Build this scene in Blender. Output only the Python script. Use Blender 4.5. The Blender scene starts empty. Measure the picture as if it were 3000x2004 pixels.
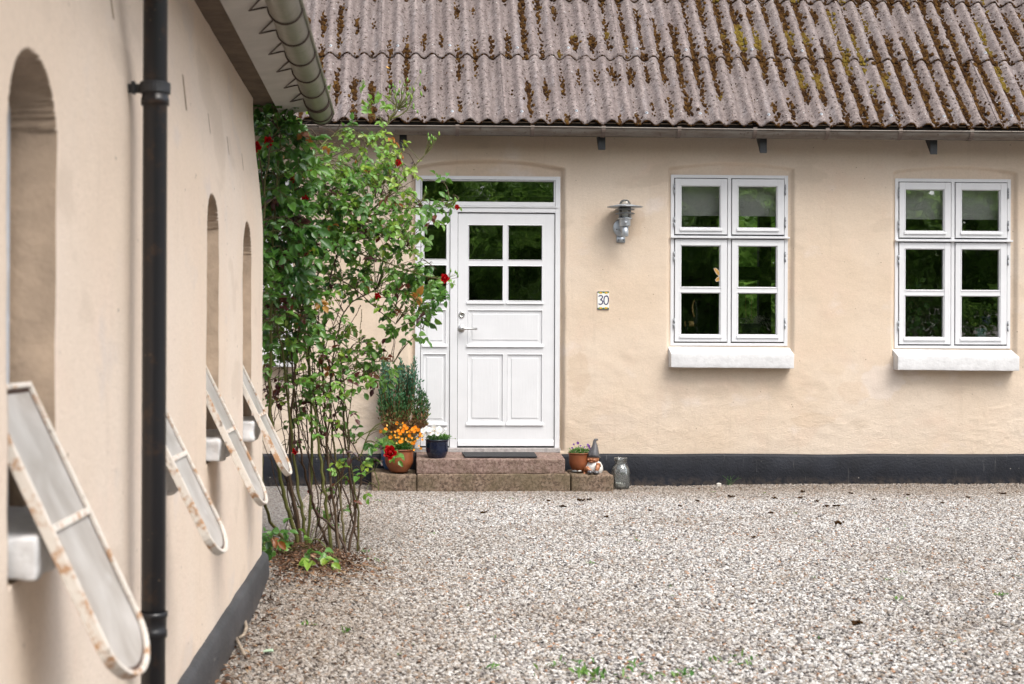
import bpy, bmesh, math, random
import numpy as np
from mathutils import Vector, Matrix

# ------------------------------------------------------------------ camera
SC = bpy.context.scene
COL = SC.collection
F, CX, CY = 4166.7, 1347.0, 1010.0          # focal length and principal point of the 3000 px wide photograph
YAW, ROLL, H = math.radians(2.39), 0.0035, 1.21
cam_d = bpy.data.cameras.new('camera')
cam = bpy.data.objects.new('camera', cam_d)
COL.objects.link(cam)
cam_d.sensor_width = 36.0
cam_d.lens = 50.0
cam_d.shift_x = (1500 - CX) / 3000.0
cam_d.shift_y = (CY - 1002) / 3000.0
cam_d.clip_start = 0.05
cam_d.clip_end = 300
cam_d.dof.use_dof = True
cam_d.dof.focus_distance = 11.6
cam_d.dof.aperture_fstop = 5.0
cam.matrix_world = (Matrix.Translation((0, 0, H)) @ Matrix.Rotation(-YAW, 4, 'Z')
                    @ Matrix.Rotation(math.radians(90), 4, 'X') @ Matrix.Rotation(ROLL, 4, 'Z'))
SC.camera = cam

# ------------------------------------------------------------------ light: bright overcast daylight
SUN_EL, SUN_AZ = math.radians(56), math.radians(146)      # azimuth measured clockwise from +Y
world = bpy.data.worlds.new('World')
SC.world = world
world.use_nodes = True
wn = world.node_tree.nodes; wl = world.node_tree.links
wn.clear()
sky = wn.new('ShaderNodeTexSky'); sky.sky_type = 'NISHITA'; sky.sun_disc = False
sky.sun_elevation = SUN_EL; sky.sun_rotation = SUN_AZ
sky.air_density = 1.0; sky.dust_density = 4.0; sky.ozone_density = 1.0
hsv = wn.new('ShaderNodeHueSaturation'); hsv.inputs['Saturation'].default_value = 0.30
bg = wn.new('ShaderNodeBackground'); bg.inputs['Strength'].default_value = 0.15
wo = wn.new('ShaderNodeOutputWorld')
wl.new(sky.outputs[0], hsv.inputs['Color']); wl.new(hsv.outputs[0], bg.inputs[0]); wl.new(bg.outputs[0], wo.inputs[0])
sun_d = bpy.data.lights.new('sun', 'SUN'); sun_d.energy = 1.3; sun_d.angle = math.radians(35); sun_d.color = (1.0, 0.95, 0.88)
sun = bpy.data.objects.new('sun', sun_d); COL.objects.link(sun)
sdir = Vector((math.sin(SUN_AZ) * math.cos(SUN_EL), math.cos(SUN_AZ) * math.cos(SUN_EL), math.sin(SUN_EL)))
sun.rotation_euler = sdir.to_track_quat('Z', 'Y').to_euler()
SC.view_settings.view_transform = 'Standard'
SC.view_settings.look = 'None'
SC.view_settings.gamma = 1.0
SC.view_settings.use_curve_mapping = False
SC.view_settings.exposure = 0.93
SC.cycles.max_bounces = 8
SC.cycles.diffuse_bounces = 4
SC.cycles.transparent_max_bounces = 12
SC.cycles.use_denoising = True

# ------------------------------------------------------------------ helpers
def at(px, py, Y):
    """world point seen at photograph pixel (px, py) on the plane y = Y"""
    u, v = px - CX, py - CY
    c, s = math.cos(ROLL), math.sin(ROLL)
    u0 = u * c + v * s; v0 = -u * s + v * c
    xc, yc = u0 / F, -v0 / F
    dx = xc * math.cos(YAW) + math.sin(YAW)
    dy = -xc * math.sin(YAW) + math.cos(YAW)
    k = Y / dy
    return Vector((dx * k, Y, H + yc * k))

def hsh(ix, iy, seed):
    h = (ix * 374761393 + iy * 668265263 + seed * 1442695041) & 0xffffffff
    h = ((h ^ (h >> 13)) * 1274126177) & 0xffffffff
    return ((h ^ (h >> 16)) & 0xffff) / 65535.0

def vnoise(x, y, seed=0):
    x = np.asarray(x, float); y = np.asarray(y, float)
    ix = np.floor(x).astype(np.int64); iy = np.floor(y).astype(np.int64)
    fx = x - ix; fy = y - iy
    fx = fx * fx * (3 - 2 * fx); fy = fy * fy * (3 - 2 * fy)
    a = hsh(ix, iy, seed); b = hsh(ix + 1, iy, seed); c = hsh(ix, iy + 1, seed); d = hsh(ix + 1, iy + 1, seed)
    return (a * (1 - fx) + b * fx) * (1 - fy) + (c * (1 - fx) + d * fx) * fy - 0.5

def fbm(x, y, seed=0, n=4):
    t = 0; a = 1.0
    for i in range(n):
        t = t + a * vnoise(np.asarray(x) * 2 ** i, np.asarray(y) * 2 ** i, seed + i * 17); a *= 0.5
    return t

def sstep(a, b, x):
    t = np.clip((np.asarray(x, float) - a) / (b - a), 0, 1)
    return t * t * (3 - 2 * t)

def origin(o):
    v = Vector((0, 0, 0))
    while o is not None:
        v = v + o.location; o = o.parent
    return v

def put(name, me, mat=None, parent=None, smooth=False, bevel=0.0, label=None, kind=None):
    o = bpy.data.objects.new(name, me)
    COL.objects.link(o)
    if mat is not None and not me.materials:
        for m in (mat if isinstance(mat, (list, tuple)) else [mat]):
            me.materials.append(m)
    if parent is not None:
        o.parent = parent
    if smooth:
        me.polygons.foreach_set('use_smooth', [True] * len(me.polygons))
    if bevel > 0:
        b = o.modifiers.new('bevel', 'BEVEL'); b.width = bevel; b.segments = 2; b.limit_method = 'ANGLE'; b.angle_limit = math.radians(40)
        b.harden_normals = False
    if label: o['label'] = label
    if kind: o['kind'] = kind
    return o

def tag(o, label=None, cat=None, group=None, kind=None):
    if label: o['label'] = label
    if cat: o['category'] = cat
    if group: o['group'] = group
    if kind: o['kind'] = kind
    return o

def thing(name, loc, label, cat, group=None):
    o = bpy.data.objects.new(name, None); o.empty_display_size = 0.1
    COL.objects.link(o); o.location = loc
    return tag(o, label, cat, group)

class MB:
    """collects boxes, tubes, lathes and sheets (in world coordinates) into one mesh"""
    def __init__(s): s.v = []; s.f = []; s.t = []; s.mi = []; s.cur = 0.5; s.m = 0
    def add(s, vs, fs):
        n = len(s.v); s.v.extend([tuple(p) for p in vs]); s.t.extend([s.cur] * len(vs))
        for f in fs: s.f.append(tuple(i + n for i in f)); s.mi.append(s.m)
    def box(s, x0, x1, y0, y1, z0, z1):
        if x0 > x1: x0, x1 = x1, x0
        if y0 > y1: y0, y1 = y1, y0
        if z0 > z1: z0, z1 = z1, z0
        s.add([(x0, y0, z0), (x1, y0, z0), (x1, y1, z0), (x0, y1, z0), (x0, y0, z1), (x1, y0, z1), (x1, y1, z1), (x0, y1, z1)],
              [(0, 3, 2, 1), (4, 5, 6, 7), (0, 1, 5, 4), (1, 2, 6, 5), (2, 3, 7, 6), (3, 0, 4, 7)])
    def hexa(s, p):   # 8 points: bottom loop then top loop
        s.add(p, [(0, 3, 2, 1), (4, 5, 6, 7), (0, 1, 5, 4), (1, 2, 6, 5), (2, 3, 7, 6), (3, 0, 4, 7)])
    def frame(s, x0, x1, z0, z1, w, y0, y1, wb=None, wt=None):
        wb = w if wb is None else wb; wt = w if wt is None else wt
        s.box(x0, x0 + w, y0, y1, z0, z1); s.box(x1 - w, x1, y0, y1, z0, z1)
        s.box(x0 + w, x1 - w, y0 + .0004, y1, z0, z0 + wb); s.box(x0 + w, x1 - w, y0 + .0004, y1, z1 - wt, z1)
    def tube(s, pts, r, n=6, cap=True):
        pts = [Vector(p) for p in pts]
        rs = r if isinstance(r, (list, tuple)) else [r] * len(pts)
        vs = []; up = None
        for i, p in enumerate(pts):
            d = (pts[min(i + 1, len(pts) - 1)] - pts[max(i - 1, 0)])
            d = d.normalized() if d.length > 1e-9 else Vector((0, 0, 1))
            if up is None:
                up = Vector((1, 0, 0)) if abs(d.x) < .8 else Vector((0, 1, 0))
            a = d.cross(up)
            if a.length < 1e-6: a = d.orthogonal()
            a.normalize(); b = d.cross(a).normalized(); up = b.cross(d) if b.length else up
            up = -b.cross(d) if False else a.cross(d)
            for k in range(n):
                t = 2 * math.pi * k / n
                vs.append(p + (a * math.cos(t) + b * math.sin(t)) * rs[i])
        fs = []
        for i in range(len(pts) - 1):
            for k in range(n):
                k2 = (k + 1) % n
                fs.append((i * n + k, i * n + k2, (i + 1) * n + k2, (i + 1) * n + k))
        if cap:
            fs.append(tuple(range(n - 1, -1, -1))); fs.append(tuple((len(pts) - 1) * n + k for k in range(n)))
        s.add(vs, fs)
    def lathe(s, prof, c, n=24, axis='z', sx=1.0, sy=1.0, wob=0.0):
        vs = []; c = Vector(c)
        for (r, h) in prof:
            for k in range(n):
                t = 2 * math.pi * k / n
                a, b = r * math.cos(t) * sx, r * math.sin(t) * sy
                vs.append(c + (Vector((a, b, h)) if axis == 'z' else Vector((a, h, b)) if axis == 'y' else Vector((h, a, b))))
        fs = []
        for i in range(len(prof) - 1):
            for k in range(n):
                k2 = (k + 1) % n
                fs.append((i * n + k, i * n + k2, (i + 1) * n + k2, (i + 1) * n + k))
        if prof[0][0] > 1e-6: fs.append(tuple(range(n - 1, -1, -1)))
        if prof[-1][0] > 1e-6: fs.append(tuple((len(prof) - 1) * n + k for k in range(n)))
        s.add(vs, fs)
    def ball(s, c, r, sx=1, sy=1, sz=1, n=14, m=8, rot=None):
        vs = []; c = Vector(c)
        for i in range(m + 1):
            a = math.pi * i / m
            for k in range(n):
                t = 2 * math.pi * k / n
                p = Vector((r * sx * math.sin(a) * math.cos(t), r * sy * math.sin(a) * math.sin(t), -r * sz * math.cos(a)))
                if rot is not None: p = rot @ p
                vs.append(c + p)
        fs = [(i * n + k, i * n + (k + 1) % n, (i + 1) * n + (k + 1) % n, (i + 1) * n + k) for i in range(m) for k in range(n)]
        s.add(vs, fs)
    def mesh(s, name, off=(0, 0, 0), tint=False):
        me = bpy.data.meshes.new(name)
        ox, oy, oz = off
        me.from_pydata([(x - ox, y - oy, z - oz) for x, y, z in s.v], [], s.f)
        if tint:
            a = me.attributes.new('tint', 'FLOAT', 'POINT'); a.data.foreach_set('value', s.t)
        if any(s.mi): me.polygons.foreach_set('material_index', s.mi)
        me.update()
        return me
    def build(s, name, mat, parent=None, smooth=False, bevel=0.0, tint=False, label=None, kind=None):
        off = origin(parent) if parent is not None else (0, 0, 0)
        me = s.mesh(name, off, tint)
        return put(name, me, mat, parent, smooth, bevel, label, kind)

def grid_mesh(name, P, keep=None, off=(0, 0, 0), flip=False):
    """P: (n, m, 3) array of points -> quad mesh; keep: (n-1, m-1) mask of cells"""
    n, m, _ = P.shape
    idx = np.arange(n * m).reshape(n, m)
    a = idx[:-1, :-1]; b = idx[1:, :-1]; c = idx[1:, 1:]; d = idx[:-1, 1:]
    q = np.stack([a, b, c, d] if not flip else [a, d, c, b], -1)
    q = q[keep] if keep is not None else q.reshape(-1, 4)
    V = P.reshape(-1, 3) - np.array(off)[None, :]
    used = np.unique(q); remap = np.full(len(V), -1); remap[used] = np.arange(len(used))
    V = V[used]; q = remap[q]
    me = bpy.data.meshes.new(name)
    me.vertices.add(len(V)); me.vertices.foreach_set('co', V.astype(np.float32).ravel())
    me.loops.add(q.size); me.loops.foreach_set('vertex_index', q.astype(np.int32).ravel())
    me.polygons.add(len(q)); me.polygons.foreach_set('loop_start', np.arange(0, q.size, 4, dtype=np.int32))
    me.update(calc_edges=True)
    me.polygons.foreach_set('use_smooth', [True] * len(q))
    return me

def rough_box(name, x0, x1, y0, y1, z0, z1, mat, parent, amp=.003, seg=.03, r=.008, seed=0, back_z=None, skew=None, label=None):
    """stone-like block: gridded box with rounded, slightly uneven faces"""
    off = origin(parent) if parent is not None else Vector((0, 0, 0))
    bm = bmesh.new()
    nx = max(2, int((x1 - x0) / seg)); ny = max(2, int((y1 - y0) / seg)); nz = max(2, int((z1 - z0) / seg))
    def ln(a, b, n):
        g = list(np.linspace(a, b, n + 1)); e = min(r, (b - a) * .3)
        g = [a, a + e * .35, a + e] + g[1:-1] + [b - e, b - e * .35, b]; return sorted(set(round(q, 5) for q in g))
    X, Y, Z = ln(x0, x1, nx), ln(y0, y1, ny), ln(z0, z1, nz)
    vd = {}
    def vert(i, j, k):
        if (i, j, k) not in vd:
            p = np.array([X[i], Y[j], Z[k]])
            lo = np.array([x0 + r, y0 + r, z0 + r]); hi = np.array([x1 - r, y1 - r, z1 - r])
            q = np.clip(p, lo, hi); d = p - q; L = np.linalg.norm(d)
            if L > 0: p = q + d / L * min(r, L) if np.count_nonzero(d) > 1 else p
            nrm = d / L if L > 0 else np.zeros(3)
            n1 = float(fbm(p[0] * 9 + p[2] * 5, p[1] * 9 + p[2] * 8, seed, 3)) + .5 * float(vnoise(p[0] * 45 + p[2] * 31, p[1] * 45 + p[2] * 37, seed + 5))
            p = p + nrm * n1 * amp * 2
            if back_z is not None:
                t = (p[1] - y0) / (y1 - y0)
                if p[2] > z1 - r * 1.5: p[2] += back_z * t
            if skew is not None: p[2] += skew * (p[0] - x0) / (x1 - x0)
            vd[(i, j, k)] = bm.verts.new(Vector(p) - off)
        return vd[(i, j, k)]
    a, b, c = len(X) - 1, len(Y) - 1, len(Z) - 1
    for i in range(a):
        for j in range(b):
            bm.faces.new([vert(i, j, 0), vert(i, j + 1, 0), vert(i + 1, j + 1, 0), vert(i + 1, j, 0)])
            bm.faces.new([vert(i, j, c), vert(i + 1, j, c), vert(i + 1, j + 1, c), vert(i, j + 1, c)])
        for k in range(c):
            bm.faces.new([vert(i, 0, k), vert(i + 1, 0, k), vert(i + 1, 0, k + 1), vert(i, 0, k + 1)])
            bm.faces.new([vert(i, b, k), vert(i, b, k + 1), vert(i + 1, b, k + 1), vert(i + 1, b, k)])
    for j in range(b):
        for k in range(c):
            bm.faces.new([vert(0, j, k), vert(0, j, k + 1), vert(0, j + 1, k + 1), vert(0, j + 1, k)])
            bm.faces.new([vert(a, j, k), vert(a, j + 1, k), vert(a, j + 1, k + 1), vert(a, j, k + 1)])
    me = bpy.data.meshes.new(name); bm.to_mesh(me); bm.free()
    return put(name, me, mat, parent, True, label=label)

# ------------------------------------------------------------------ materials
class NT:
    def __init__(s, name):
        s.m = bpy.data.materials.new(name); s.m.use_nodes = True
        s.n = s.m.node_tree.nodes; s.l = s.m.node_tree.links
        s.b = s.n['Principled BSDF']; s.out = s.n['Material Output']
        s.tc = s.n.new('ShaderNodeTexCoord')
    def coord(s, scale=(1, 1, 1), src='Object'):
        mp = s.n.new('ShaderNodeMapping'); mp.inputs['Scale'].default_value = scale
        s.l.new(s.tc.outputs[src], mp.inputs[0]); return mp.outputs[0]
    def noise(s, scale, detail=4, rough=.55, co=None, dist=0.0):
        t = s.n.new('ShaderNodeTexNoise'); t.inputs['Scale'].default_value = scale; t.inputs['Detail'].default_value = detail
        t.inputs['Roughness'].default_value = rough; t.inputs['Distortion'].default_value = dist
        s.l.new(co if co is not None else s.tc.outputs['Object'], t.inputs['Vector']); return t.outputs['Fac']
    def voro(s, scale, co=None, feature='F1', out='Distance', rnd=1.0):
        t = s.n.new('ShaderNodeTexVoronoi'); t.inputs['Scale'].default_value = scale; t.feature = feature
        t.inputs['Randomness'].default_value = rnd
        s.l.new(co if co is not None else s.tc.outputs['Object'], t.inputs['Vector']); return t.outputs[out]
    def ramp(s, fac, stops, interp='LINEAR'):
        r = s.n.new('ShaderNodeValToRGB'); r.color_ramp.interpolation = interp
        while len(r.color_ramp.elements) < len(stops): r.color_ramp.elements.new(.5)
        for e, (p, c) in zip(r.color_ramp.elements, stops):
            e.position = p; e.color = (*c, 1) if not isinstance(c, (int, float)) else (c, c, c, 1)
        s.l.new(fac, r.inputs[0]); return r.outputs[0]
    def mix(s, fac, a, b, mode='MIX'):
        m = s.n.new('ShaderNodeMix'); m.data_type = 'RGBA'; m.blend_type = mode
        for sock, v in ((m.inputs[0], fac), (m.inputs[6], a), (m.inputs[7], b)):
            if hasattr(v, 'is_linked') or isinstance(v, bpy.types.NodeSocket): s.l.new(v, sock)
            elif isinstance(v, (int, float)): sock.default_value = v
            else: sock.default_value = (*v, 1)
        return m.outputs[2]
    def math(s, op, a, b=0.0):
        m = s.n.new('ShaderNodeMath'); m.operation = op
        for sock, v in ((m.inputs[0], a), (m.inputs[1], b)):
            if isinstance(v, bpy.types.NodeSocket): s.l.new(v, sock)
            else: sock.default_value = v
        return m.outputs[0]
    def sep(s, v):
        m = s.n.new('ShaderNodeSeparateXYZ'); s.l.new(v, m.inputs[0]); return m.outputs
    def bump(s, h, dist, strength=1.0, prev=None):
        b = s.n.new('ShaderNodeBump'); b.inputs['Distance'].default_value = dist; b.inputs['Strength'].default_value = strength
        s.l.new(h, b.inputs['Height'])
        if prev is not None: s.l.new(prev, b.inputs['Normal'])
        return b.outputs[0]
    def fin(s, col=None, rough=.7, normal=None, metal=0.0, spec=None):
        if col is not None:
            if isinstance(col, bpy.types.NodeSocket): s.l.new(col, s.b.inputs['Base Color'])
            else: s.b.inputs['Base Color'].default_value = (*col, 1)
        if isinstance(rough, bpy.types.NodeSocket): s.l.new(rough, s.b.inputs['Roughness'])
        else: s.b.inputs['Roughness'].default_value = rough
        s.b.inputs['Metallic'].default_value = metal
        if spec is not None: s.b.inputs['Specular IOR Level'].default_value = spec
        if normal is not None: s.l.new(normal, s.b.inputs['Normal'])
        return s.m

def simple(name, col, rough=.6, var=.15, scale=12, metal=0.0, bump=0.0, bscale=80, spec=None):
    t = NT(name)
    n = t.noise(scale, 5, .6)
    c = t.mix(t.ramp(n, [(.3, 0.0), (.7, 1.0)]), tuple(q * (1 - var) for q in col), tuple(min(1, q * (1 + var)) for q in col))
    nm = t.bump(t.noise(bscale, 3), bump) if bump > 0 else None
    return t.fin(c, rough, nm, metal, spec)

def plaster_material(name, base, pale, pink, low_relief=True, grime=0.6, stains_and_patches=()):
    t = NT(name)
    big = t.noise(.9, 4, .5)
    mid = t.noise(3.2, 5, .6, dist=.4)
    c = t.mix(t.ramp(big, [(.38, 0.0), (.62, 1.0)]), base, pale)
    c = t.mix(t.ramp(mid, [(.52, 0.0), (.72, .55)]), c, pink)
    patch = t.noise(1.7, 3, .5, t.coord((1, 1, 1.9)))
    c = t.mix(t.ramp(patch, [(.60, 0.0), (.64, .35), (.80, .5)]), c, tuple(q * .80 for q in base))
    cool = t.noise(2.4, 4, .55, t.coord((1, 1, 1.5)))
    c = t.mix(t.ramp(cool, [(.60, 0.0), (.70, .5)]), c, (.66, .585, .54))
    fine = t.noise(60, 4, .7)
    c = t.mix(t.ramp(fine, [(.35, .16), (.55, 0.0)]), c, tuple(q * .6 for q in base))
    # old damp and repair patches at fixed places, and a darker patch behind the lamp
    for (sx_, sz_, rx_, rz_, col_, k_) in stains_and_patches:
        o_ = t.sep(t.tc.outputs['Object'])
        ex = t.math('POWER', t.math('DIVIDE', t.math('SUBTRACT', o_[0], sx_), rx_), 2.0)
        ez = t.math('POWER', t.math('DIVIDE', t.math('SUBTRACT', o_[2], sz_), rz_), 2.0)
        dd = t.math('ADD', t.math('ADD', ex, ez), t.math('MULTIPLY', t.math('SUBTRACT', t.noise(7, 5, .65, dist=.6), .5), 3.2))
        c = t.mix(t.math('MULTIPLY', t.ramp(dd, [(.75, 1.0), (1.0, 0.0)]), k_), c, col_)
    # runs of dirt down the wall
    run = t.noise(5, 5, .6, t.coord((3.2, 1, .22)))
    c = t.mix(t.ramp(run, [(.58, 0.0), (.72, .22)]), c, tuple(q * .72 for q in base))
    # thin dirt specks
    sp = t.voro(13)
    spm = t.ramp(sp, [(.045, 1.0), (.085, 0.0)])
    msk = t.ramp(t.noise(5, 3), [(.46, 0.0), (.60, 1.0)])
    c = t.mix(t.math('MULTIPLY', t.math('MULTIPLY', spm, msk), grime), c, (.10, .065, .04))
    # hairline scuffs
    sc = t.noise(9, 6, .75, t.coord((1, 1, 3.2)), dist=1.2)
    c = t.mix(t.ramp(sc, [(.485, 0.0), (.5, .20), (.515, 0.0)]), c, tuple(q * .7 for q in base))
    z = t.sep(t.tc.outputs['Object'])[2]
    low = t.ramp(z, [(.45, .38), (1.0, .04)])
    h1 = t.noise(28, 5, .62, t.coord((1, 1, 1.5)), dist=.6)
    h2 = t.noise(150, 3, .6)
    rg = t.ramp(t.noise(14, 5, .62, t.coord((1, 1, 1.8)), dist=1.5), [(.46, 0.0), (.52, 1.0), (.60, .2)])
    hm = t.math('ADD', t.math('MULTIPLY', h1, .5), t.math('MULTIPLY', t.math('MULTIPLY', rg, low), 1.0 if low_relief else .2))
    nb = t.bump(hm, .0030)
    nb = t.bump(h2, .0012, prev=nb)
    return t.fin(c, .85, nb, spec=.25)

M = {}
def _st(px_, py_): p = at(px_, py_, 12.1); return p.x - 2.0, p.z
M['plaster'] = plaster_material('facade_plaster', (.605, .487, .372), (.635, .535, .435), (.625, .483, .378), stains_and_patches=[
    (*_st(1695, 1095), .10, .20, (.50, .375, .26), .32), (*_st(2590, 1120), .19, .16, (.64, .56, .50), .6), (*_st(2500, 1150), .14, .10, (.54, .40, .28), .25),
    (*_st(1800, 1240), .25, .10, (.60, .50, .41), .4), (*_st(1850, 650), .10, .16, (.50, .37, .26), .35), (*_st(2380, 1230), .2, .06, (.55, .42, .30), .35), (*_st(2440, 1080), .13, .05, (.55, .44, .33), .4)])
M['plaster_side'] = plaster_material('side_wall_plaster', (.77, .63, .505), (.79, .67, .565), (.79, .635, .525), False, .8)

def plinth_material(name, c0, c1):
    t = NT(name)
    c = t.mix(t.ramp(t.noise(5, 5, .6), [(.35, 0.0), (.7, 1.0)]), c0, c1)
    sp = t.ramp(t.voro(13), [(.04, 1.0), (.085, 0.0)])
    c = t.mix(t.math('MULTIPLY', sp, t.ramp(t.noise(6), [(.5, 0.0), (.62, .9)])), c, (.35, .33, .30))
    dr = t.noise(7, 4, .6, t.coord((5, 5, .35)))
    c = t.mix(t.ramp(dr, [(.66, 0.0), (.74, .45)]), c, (.16, .155, .15))
    z = t.sep(t.tc.outputs['Object'])[2]
    c = t.mix(t.math('MULTIPLY', t.ramp(z, [(.0, .5), (.10, 0.0)]), t.ramp(t.noise(20), [(.4, 0.0), (.6, 1.0)])), c, (.12, .09, .065))
    return t.fin(c, .55, t.bump(t.noise(55, 4, .6), .004), spec=.25)
M['plinth'] = plinth_material('black_plinth_paint', (.008, .009, .013), (.014, .016, .023))
M['plinth_side'] = plinth_material('grey_plinth_paint', (.045, .047, .052), (.07, .072, .08))

def white_paint(name, col=(.68, .685, .70), var=.05, rough=.38):
    t = NT(name)
    c = t.mix(t.ramp(t.noise(7, 4), [(.35, 0.0), (.7, 1.0)]), tuple(q * (1 - var) for q in col), col)
    sp = t.ramp(t.voro(34), [(.03, 1.0), (.05, 0.0)])
    c = t.mix(t.math('MULTIPLY', sp, t.ramp(t.noise(4), [(.56, 0.0), (.6, .7)])), c, (.25, .2, .16))
    gr = t.noise(6, 5, .65, t.coord((14, 14, 1)))
    return t.fin(c, rough, t.bump(gr, .0012))
M['white'] = white_paint('white_joinery_paint')
M['white_worn'] = simple('white_sill_paint', (.61, .61, .615), .75, .09, 16, bump=.003, bscale=40)
M['threshold'] = simple('weathered_grey_wood', (.36, .34, .33), .7, .3, 30, bump=.002, bscale=90)
M['gap'] = simple('dark_rubber_seal', (.012, .012, .012), .8, .1)
M['hinge'] = simple('galvanised_hinge', (.30, .32, .34), .45, .15, 40, metal=.7)
M['galv'] = simple('galvanised_steel', (.50, .54, .58), .42, .22, 22, metal=.75, bump=.0006, bscale=60)
M['galv_dark'] = simple('shaded_lamp_steel', (.30, .31, .32), .5, .2, 22, metal=.6)
M['steel'] = simple('brushed_steel', (.55, .54, .52), .28, .06, 30, metal=1.0)
M['mat'] = simple('black_rubber_mat', (.018, .018, .02), .75, .2, 30, bump=.003, bscale=120)
M['black_wood'] = simple('black_painted_rafter', (.022, .024, .028), .5, .2, 12, bump=.002, bscale=60)
M['soffit_dark'] = simple('dark_brown_eaves_board', (.115, .082, .058), .85, .35, 9, bump=.004, bscale=40)  # mottled dark brown strip next to the wall
M['soffit'] = simple('grey_soffit_board', (.45, .43, .405), .75, .12, 5, bump=.002, bscale=30)
M['under'] = simple('painted_shade_black', (.018, .015, .013), .9, .2)  # near black: shade of the eaves gaps put into the colour
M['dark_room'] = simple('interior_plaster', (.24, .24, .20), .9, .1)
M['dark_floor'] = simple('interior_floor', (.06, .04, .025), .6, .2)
M['blind'] = simple('grey_roller_blind_cloth', (.85, .84, .80), .9, .04, 60)

def glass_material(name, tint=(.95, .96, .955), base=.20, highlight_veil=0.0):
    t = NT(name)
    t.n.remove(t.b)
    tr = t.n.new('ShaderNodeBsdfTransparent'); tr.inputs[0].default_value = (*tint, 1)
    gl = t.n.new('ShaderNodeBsdfGlossy'); gl.inputs['Roughness'].default_value = 0.01
    fr = t.n.new('ShaderNodeFresnel'); fr.inputs[0].default_value = 1.5
    fac = t.math('MINIMUM', t.math('ADD', fr.outputs[0], base), 1.0)
    nb = t.bump(t.noise(3.5, 2), .004)
    t.l.new(nb, gl.inputs['Normal'])
    mx = t.n.new('ShaderNodeMixShader')
    t.l.new(fac, mx.inputs[0]); t.l.new(tr.outputs[0], mx.inputs[1]); t.l.new(gl.outputs[0], mx.inputs[2])
    o_ = mx.outputs[0]
    if highlight_veil:
        df = t.n.new('ShaderNodeBsdfDiffuse'); df.inputs[0].default_value = (.75, .76, .74, 1)  # white diffuse mixed in, painting pale highlights onto the glass
        m2 = t.n.new('ShaderNodeMixShader'); m2.inputs[0].default_value = highlight_veil
        t.l.new(o_, m2.inputs[1]); t.l.new(df.outputs[0], m2.inputs[2]); o_ = m2.outputs[0]
    t.l.new(o_, t.out.inputs[0]); return t.m
M['glass'] = glass_material('window_glass')
M['jar_glass'] = glass_material('jar_glass', (.93, .95, .94), .03, .07)

def rusty_white():
    t = NT('rusty_white_iron')
    n = t.noise(17, 6, .75)
    c = t.mix(t.ramp(n, [(.52, 0.0), (.60, .9)]), (.66, .61, .55), (.40, .20, .08))
    c = t.mix(t.ramp(t.noise(22, 4, .7), [(.62, 0.0), (.70, .8)]), c, (.10, .055, .035))
    return t.fin(c, .65, t.bump(t.noise(40, 4), .002))
M['rusty'] = rusty_white()
def dirty_pane():
    t = NT('whitewashed_stable_pane')
    n = t.noise(5, 4, .6, dist=1.0)
    c = t.mix(t.ramp(n, [(.35, 0.0), (.65, 1.0)]), (.50, .47, .44), (.74, .72, .70))
    c = t.mix(t.ramp(t.noise(14, 4, .6), [(.62, 0.0), (.72, .7)]), c, (.76, .76, .76))
    m = t.fin(c, .25)
    tl = t.n.new('ShaderNodeBsdfTranslucent'); tl.inputs[0].default_value = (.75, .72, .68, 1)
    mx = t.n.new('ShaderNodeMixShader'); mx.inputs[0].default_value = .35
    t.l.new(t.b.outputs[0], mx.inputs[1]); t.l.new(tl.outputs[0], mx.inputs[2]); t.l.new(mx.outputs[0], t.out.inputs[0])
    return m
M['pane_dirty'] = dirty_pane()
M['blue_white'] = simple('chalky_blue_white_board', (.50, .54, .60), .7, .25, 14)

def pipe_mat():
    t = NT('black_painted_pipe')
    c = t.mix(t.ramp(t.noise(14, 6, .7), [(.55, 0.0), (.68, 1.0)]), (.008, .008, .010), (.040, .022, .013))
    sp = t.ramp(t.voro(40), [(.06, 1.0), (.10, 0.0)])
    c = t.mix(t.math('MULTIPLY', sp, t.ramp(t.noise(6), [(.5, 0.0), (.58, .6)])), c, (.28, .2, .13))
    return t.fin(c, .33)
M['pipe'] = pipe_mat()

def gutter_mat(name, c0, c1, c2, metal=.25, rough=.5):
    t = NT(name)
    c = t.mix(t.ramp(t.noise(7, 5, .6, t.coord((1, 1, 5))), [(.35, 0.0), (.65, 1.0)]), c0, c1)
    c = t.mix(t.ramp(t.noise(24, 5, .7), [(.58, 0.0), (.68, .8)]), c, c2)
    return t.fin(c, rough, t.bump(t.noise(30, 3), .0015), metal)
M['gutter'] = gutter_mat('brown_weathered_zinc', (.125, .098, .078), (.17, .15, .13), (.06, .038, .026))
M['gutter_side'] = gutter_mat('pale_weathered_zinc', (.225, .21, .175), (.185, .18, .14), (.10, .09, .065), .3, .45)
M['strap'] = simple('dark_iron_strap', (.055, .035, .028), .6, .3, 30)
M['bracket'] = simple('brown_gutter_bracket', (.115, .085, .07), .6, .2, 30)

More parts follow.
